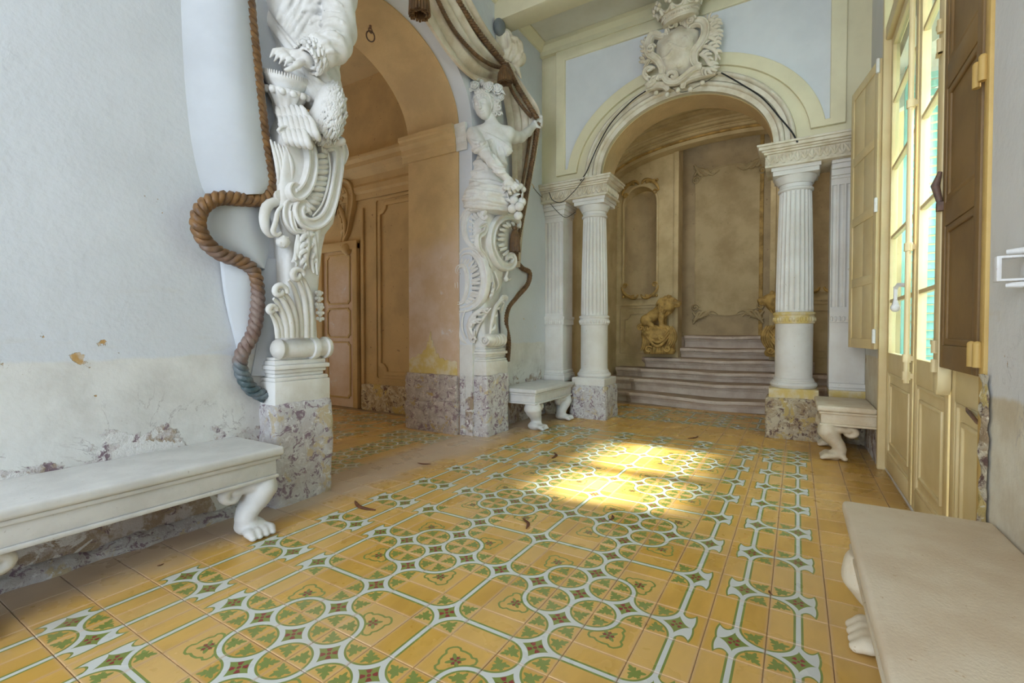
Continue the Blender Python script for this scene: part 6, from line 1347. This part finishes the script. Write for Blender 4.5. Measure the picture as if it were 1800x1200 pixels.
# ------------------------------------------------------------------ side room: door case with scrolled bracket
DCx0, DCx1 = -6.34, -5.46
dc = empty('panelled_door', (-5.9, YB, 0)); tag(dc, 'ochre panelled door with moulded frame in the side room', 'door')
for a, b in ((DCx0, DCx0+.10), (DCx1-.10, DCx1)): MB().box(a, b, YB-.07, YB, 0, 2.42).build('door_jamb', M['ochre'], dc, bevel=.012)
MB().box(DCx0, DCx1, YB-.072, YB, 2.32, 2.45).build('door_head', M['ochre'], dc, bevel=.012)
MB().box(DCx0+.09, DCx1-.09, YB-.03, YB-.002, 0, 2.33).build('door_leaf', M['tan'], dc, smooth=0)
for z0_, z1_ in ((.15, .95), (1.05, 1.45), (1.55, 2.25)): panel_frame(DCx0+.20, DCx1-.20, z0_, z1_, YB-.03, .025, .015, .04).build('door_panel', M['ochre'], dc, bevel=.004)
vb = empty('scroll_bracket', (-5.3, YB, 2.2)); tag(vb, 'ochre stucco scroll ornament on the side room wall', 'ornament'); m = MB(); Zv = zoomer(430, 220, 4.614); pv = ('y', YB-.03); m.band = True
trace(m, Zv([(800, 600), (755, 570), (745, 510), (780, 478), (840, 490), (870, 550), (870, 640), (850, 760), (830, 860), (800, 940), (810, 975)]), [.03, .05, .06, .065, .06, .05, .04, .024], pv, .0); m.build('scroll', M['ochre'], vb, smooth=38); m = MB()
trace(m, Zv([(790, 560), (780, 520), (815, 520), (820, 560)]), [.03, .05, .03], pv, .03); m.ball(OY(*Zv([(830, 1005)])[0], YB-.05), .085, 12, 8)
for k in range(7): m.ball(OY(*Zv([(740-12*k+10*(k % 2), 610+26*k)])[0], YB-.05), .055, 10, 7)
acanthus(m, Zv([(780, 660), (810, 720), (830, 800), (820, 900)]), .03, pv, .02, 5, 1); m.build('fruit_and_leaves', M['ochre'], vb, smooth=60)
MB().box(-5.42, -5.36, YB-.035, YB, .37, 2.9).build('pilaster_strip', M['ochre'], SR, bevel=.008)
# ------------------------------------------------------------------ small fittings
ir = empty('iron_ring', tuple(OX(653, 48, -3.5))); tag(ir, 'small iron ring hanging from the arch soffit', 'ring')
c = (JA+JB)/2; best = None
for xr in np.arange(-3.8, -3.2, .02):
    for yr in np.arange(2.6, 4.0, .02):
        zr = SPR+RISE*math.sqrt(1-((yr-c)/((JB-JA)/2))**2); q = pj((xr, yr, zr)); e = (q[0]-651)**2+(q[1]-44)**2
        if best is None or e < best[0]: best = (e, xr, yr, zr)
p0 = Vector(best[1:]); ir.location = p0
m = MB(); m.tube([p0+Vector((0, 0, .02)), p0+Vector((0, 0, -.03))], .012, 8); m.tube([p0+Vector((0, .022*math.cos(a), -.045+.022*math.sin(a))) for a in np.linspace(0, 2*PI, 17)[:-1]], .006, 6, closed=True); m.build('staple', M['iron'], ir, smooth=50)
m = MB(); m.tube([p0+Vector((.035*math.cos(a)*.5, .035*math.cos(a), -.10+.05*math.sin(a))) for a in np.linspace(0, 2*PI, 25)[:-1]], .007, 6, closed=True); m.build('ring', M['iron'], ir, smooth=50)
lb = empty('wall_lamp', tuple(OX(878, 48, XL+.05))); v = Vector(lb.location); tag(lb, 'round grey lamp fitting above the cloth bow', 'lamp')
m = MB(); m.ball(v, .085, 18, 12, (.75, 1, 1.1)); m.build('lamp_dome', M['grey'], lb, smooth=60); m = MB(); m.lathe([(.05, 0), (.06, .01), (.06, .03), (0, .03)], (0, 0, 0), 18); m.xf(Matrix.Translation((XL+.001, v.y, v.z)) @ Matrix.Rotation(PI/2, 4, 'Y')); m.build('lamp_base', M['grey'], lb, smooth=40)
def wire(pts, r, label): return tag(MB().tube([tuple(p) for p in catmull([tuple(q) for q in pts], 8)], r, 6).build('cable', M['wire'], smooth=60), label, 'cable')
wire([OY(*q, YF-.10) for q in ((1268, 128), (1300, 146), (1340, 172), (1372, 208), (1392, 232), (1402, 250))], .008, 'black cable following the right side of the far arch')
wire([OY(*q, YF-.10) for q in ((1135, 160), (1110, 178), (1075, 215), (1050, 258), (1032, 300), (1020, 318))], .007, 'black cable following the left side of the far arch')
wire([OY(*q, 5.55) for q in ((1028, 312), (1010, 335), (988, 355), (972, 352), (965, 338))], .005, 'thin black cable hanging over the left entablature')
wire([OX(*q, XL+.015) for q in ((938, 330), (948, 342), (958, 352))], .004, 'thin black cable on the left wall beside the curtain')
wire([OY(*q, 5.705) for q in ((965, 355), (980, 372), (995, 382), (1012, 372))], .004, 'thin black cable sagging from the left pilaster capital')
wire([OY(*q, 5.575) for q in ((1180, 155), (1200, 162), (1230, 150), (1262, 130))], .003, 'thin wire stretched under the coat of arms')
# dry pods and flakes scattered on the tiles
for (px_, py_, dx, dy, L_, lab) in ((642, 888, 18, 8, 0, 'long dark dry pod on the tiles near the foreground pier'), (922, 920, -3, -9, 0, 'curved dark pod on the tiles in mid floor'), (746, 814, 12, 1, 0, 'thin brown pod on the bare tiles before the arch'), (972, 800, 2, -5, 0, 'tiny curled pod near the small bench'), (1073, 909, 3, -5, 0, 'small curled brown leaf inside a tile circle'), (1355, 1041, 3, 4, 0, 'small brown flake on the right border tiles'), (282, 992, 6, -2, 0, 'small black flake before the long bench'), (1218, 768, 9, -2, 0, 'reddish pod on the plain tiles before the stairs')):
    a = OZ(px_-dx, py_-dy, .006); b = OZ(px_+dx, py_+dy, .006); md = (a+b)/2+Vector(((b-a).y, -(b-a).x, 0))*.15; w_ = (b-a).length*.045+.002
    tag(MB().tube([tuple(q) for q in catmull([tuple(a), tuple(md), tuple(b)], 6)], [w_*(.35+.75*math.sin(PI*i/12)) for i in range(13)], 7, .6, (0, 0, 1)).build('seed_pod', M['pod'], smooth=60), lab, 'seed pod', 'dry pods on the floor')
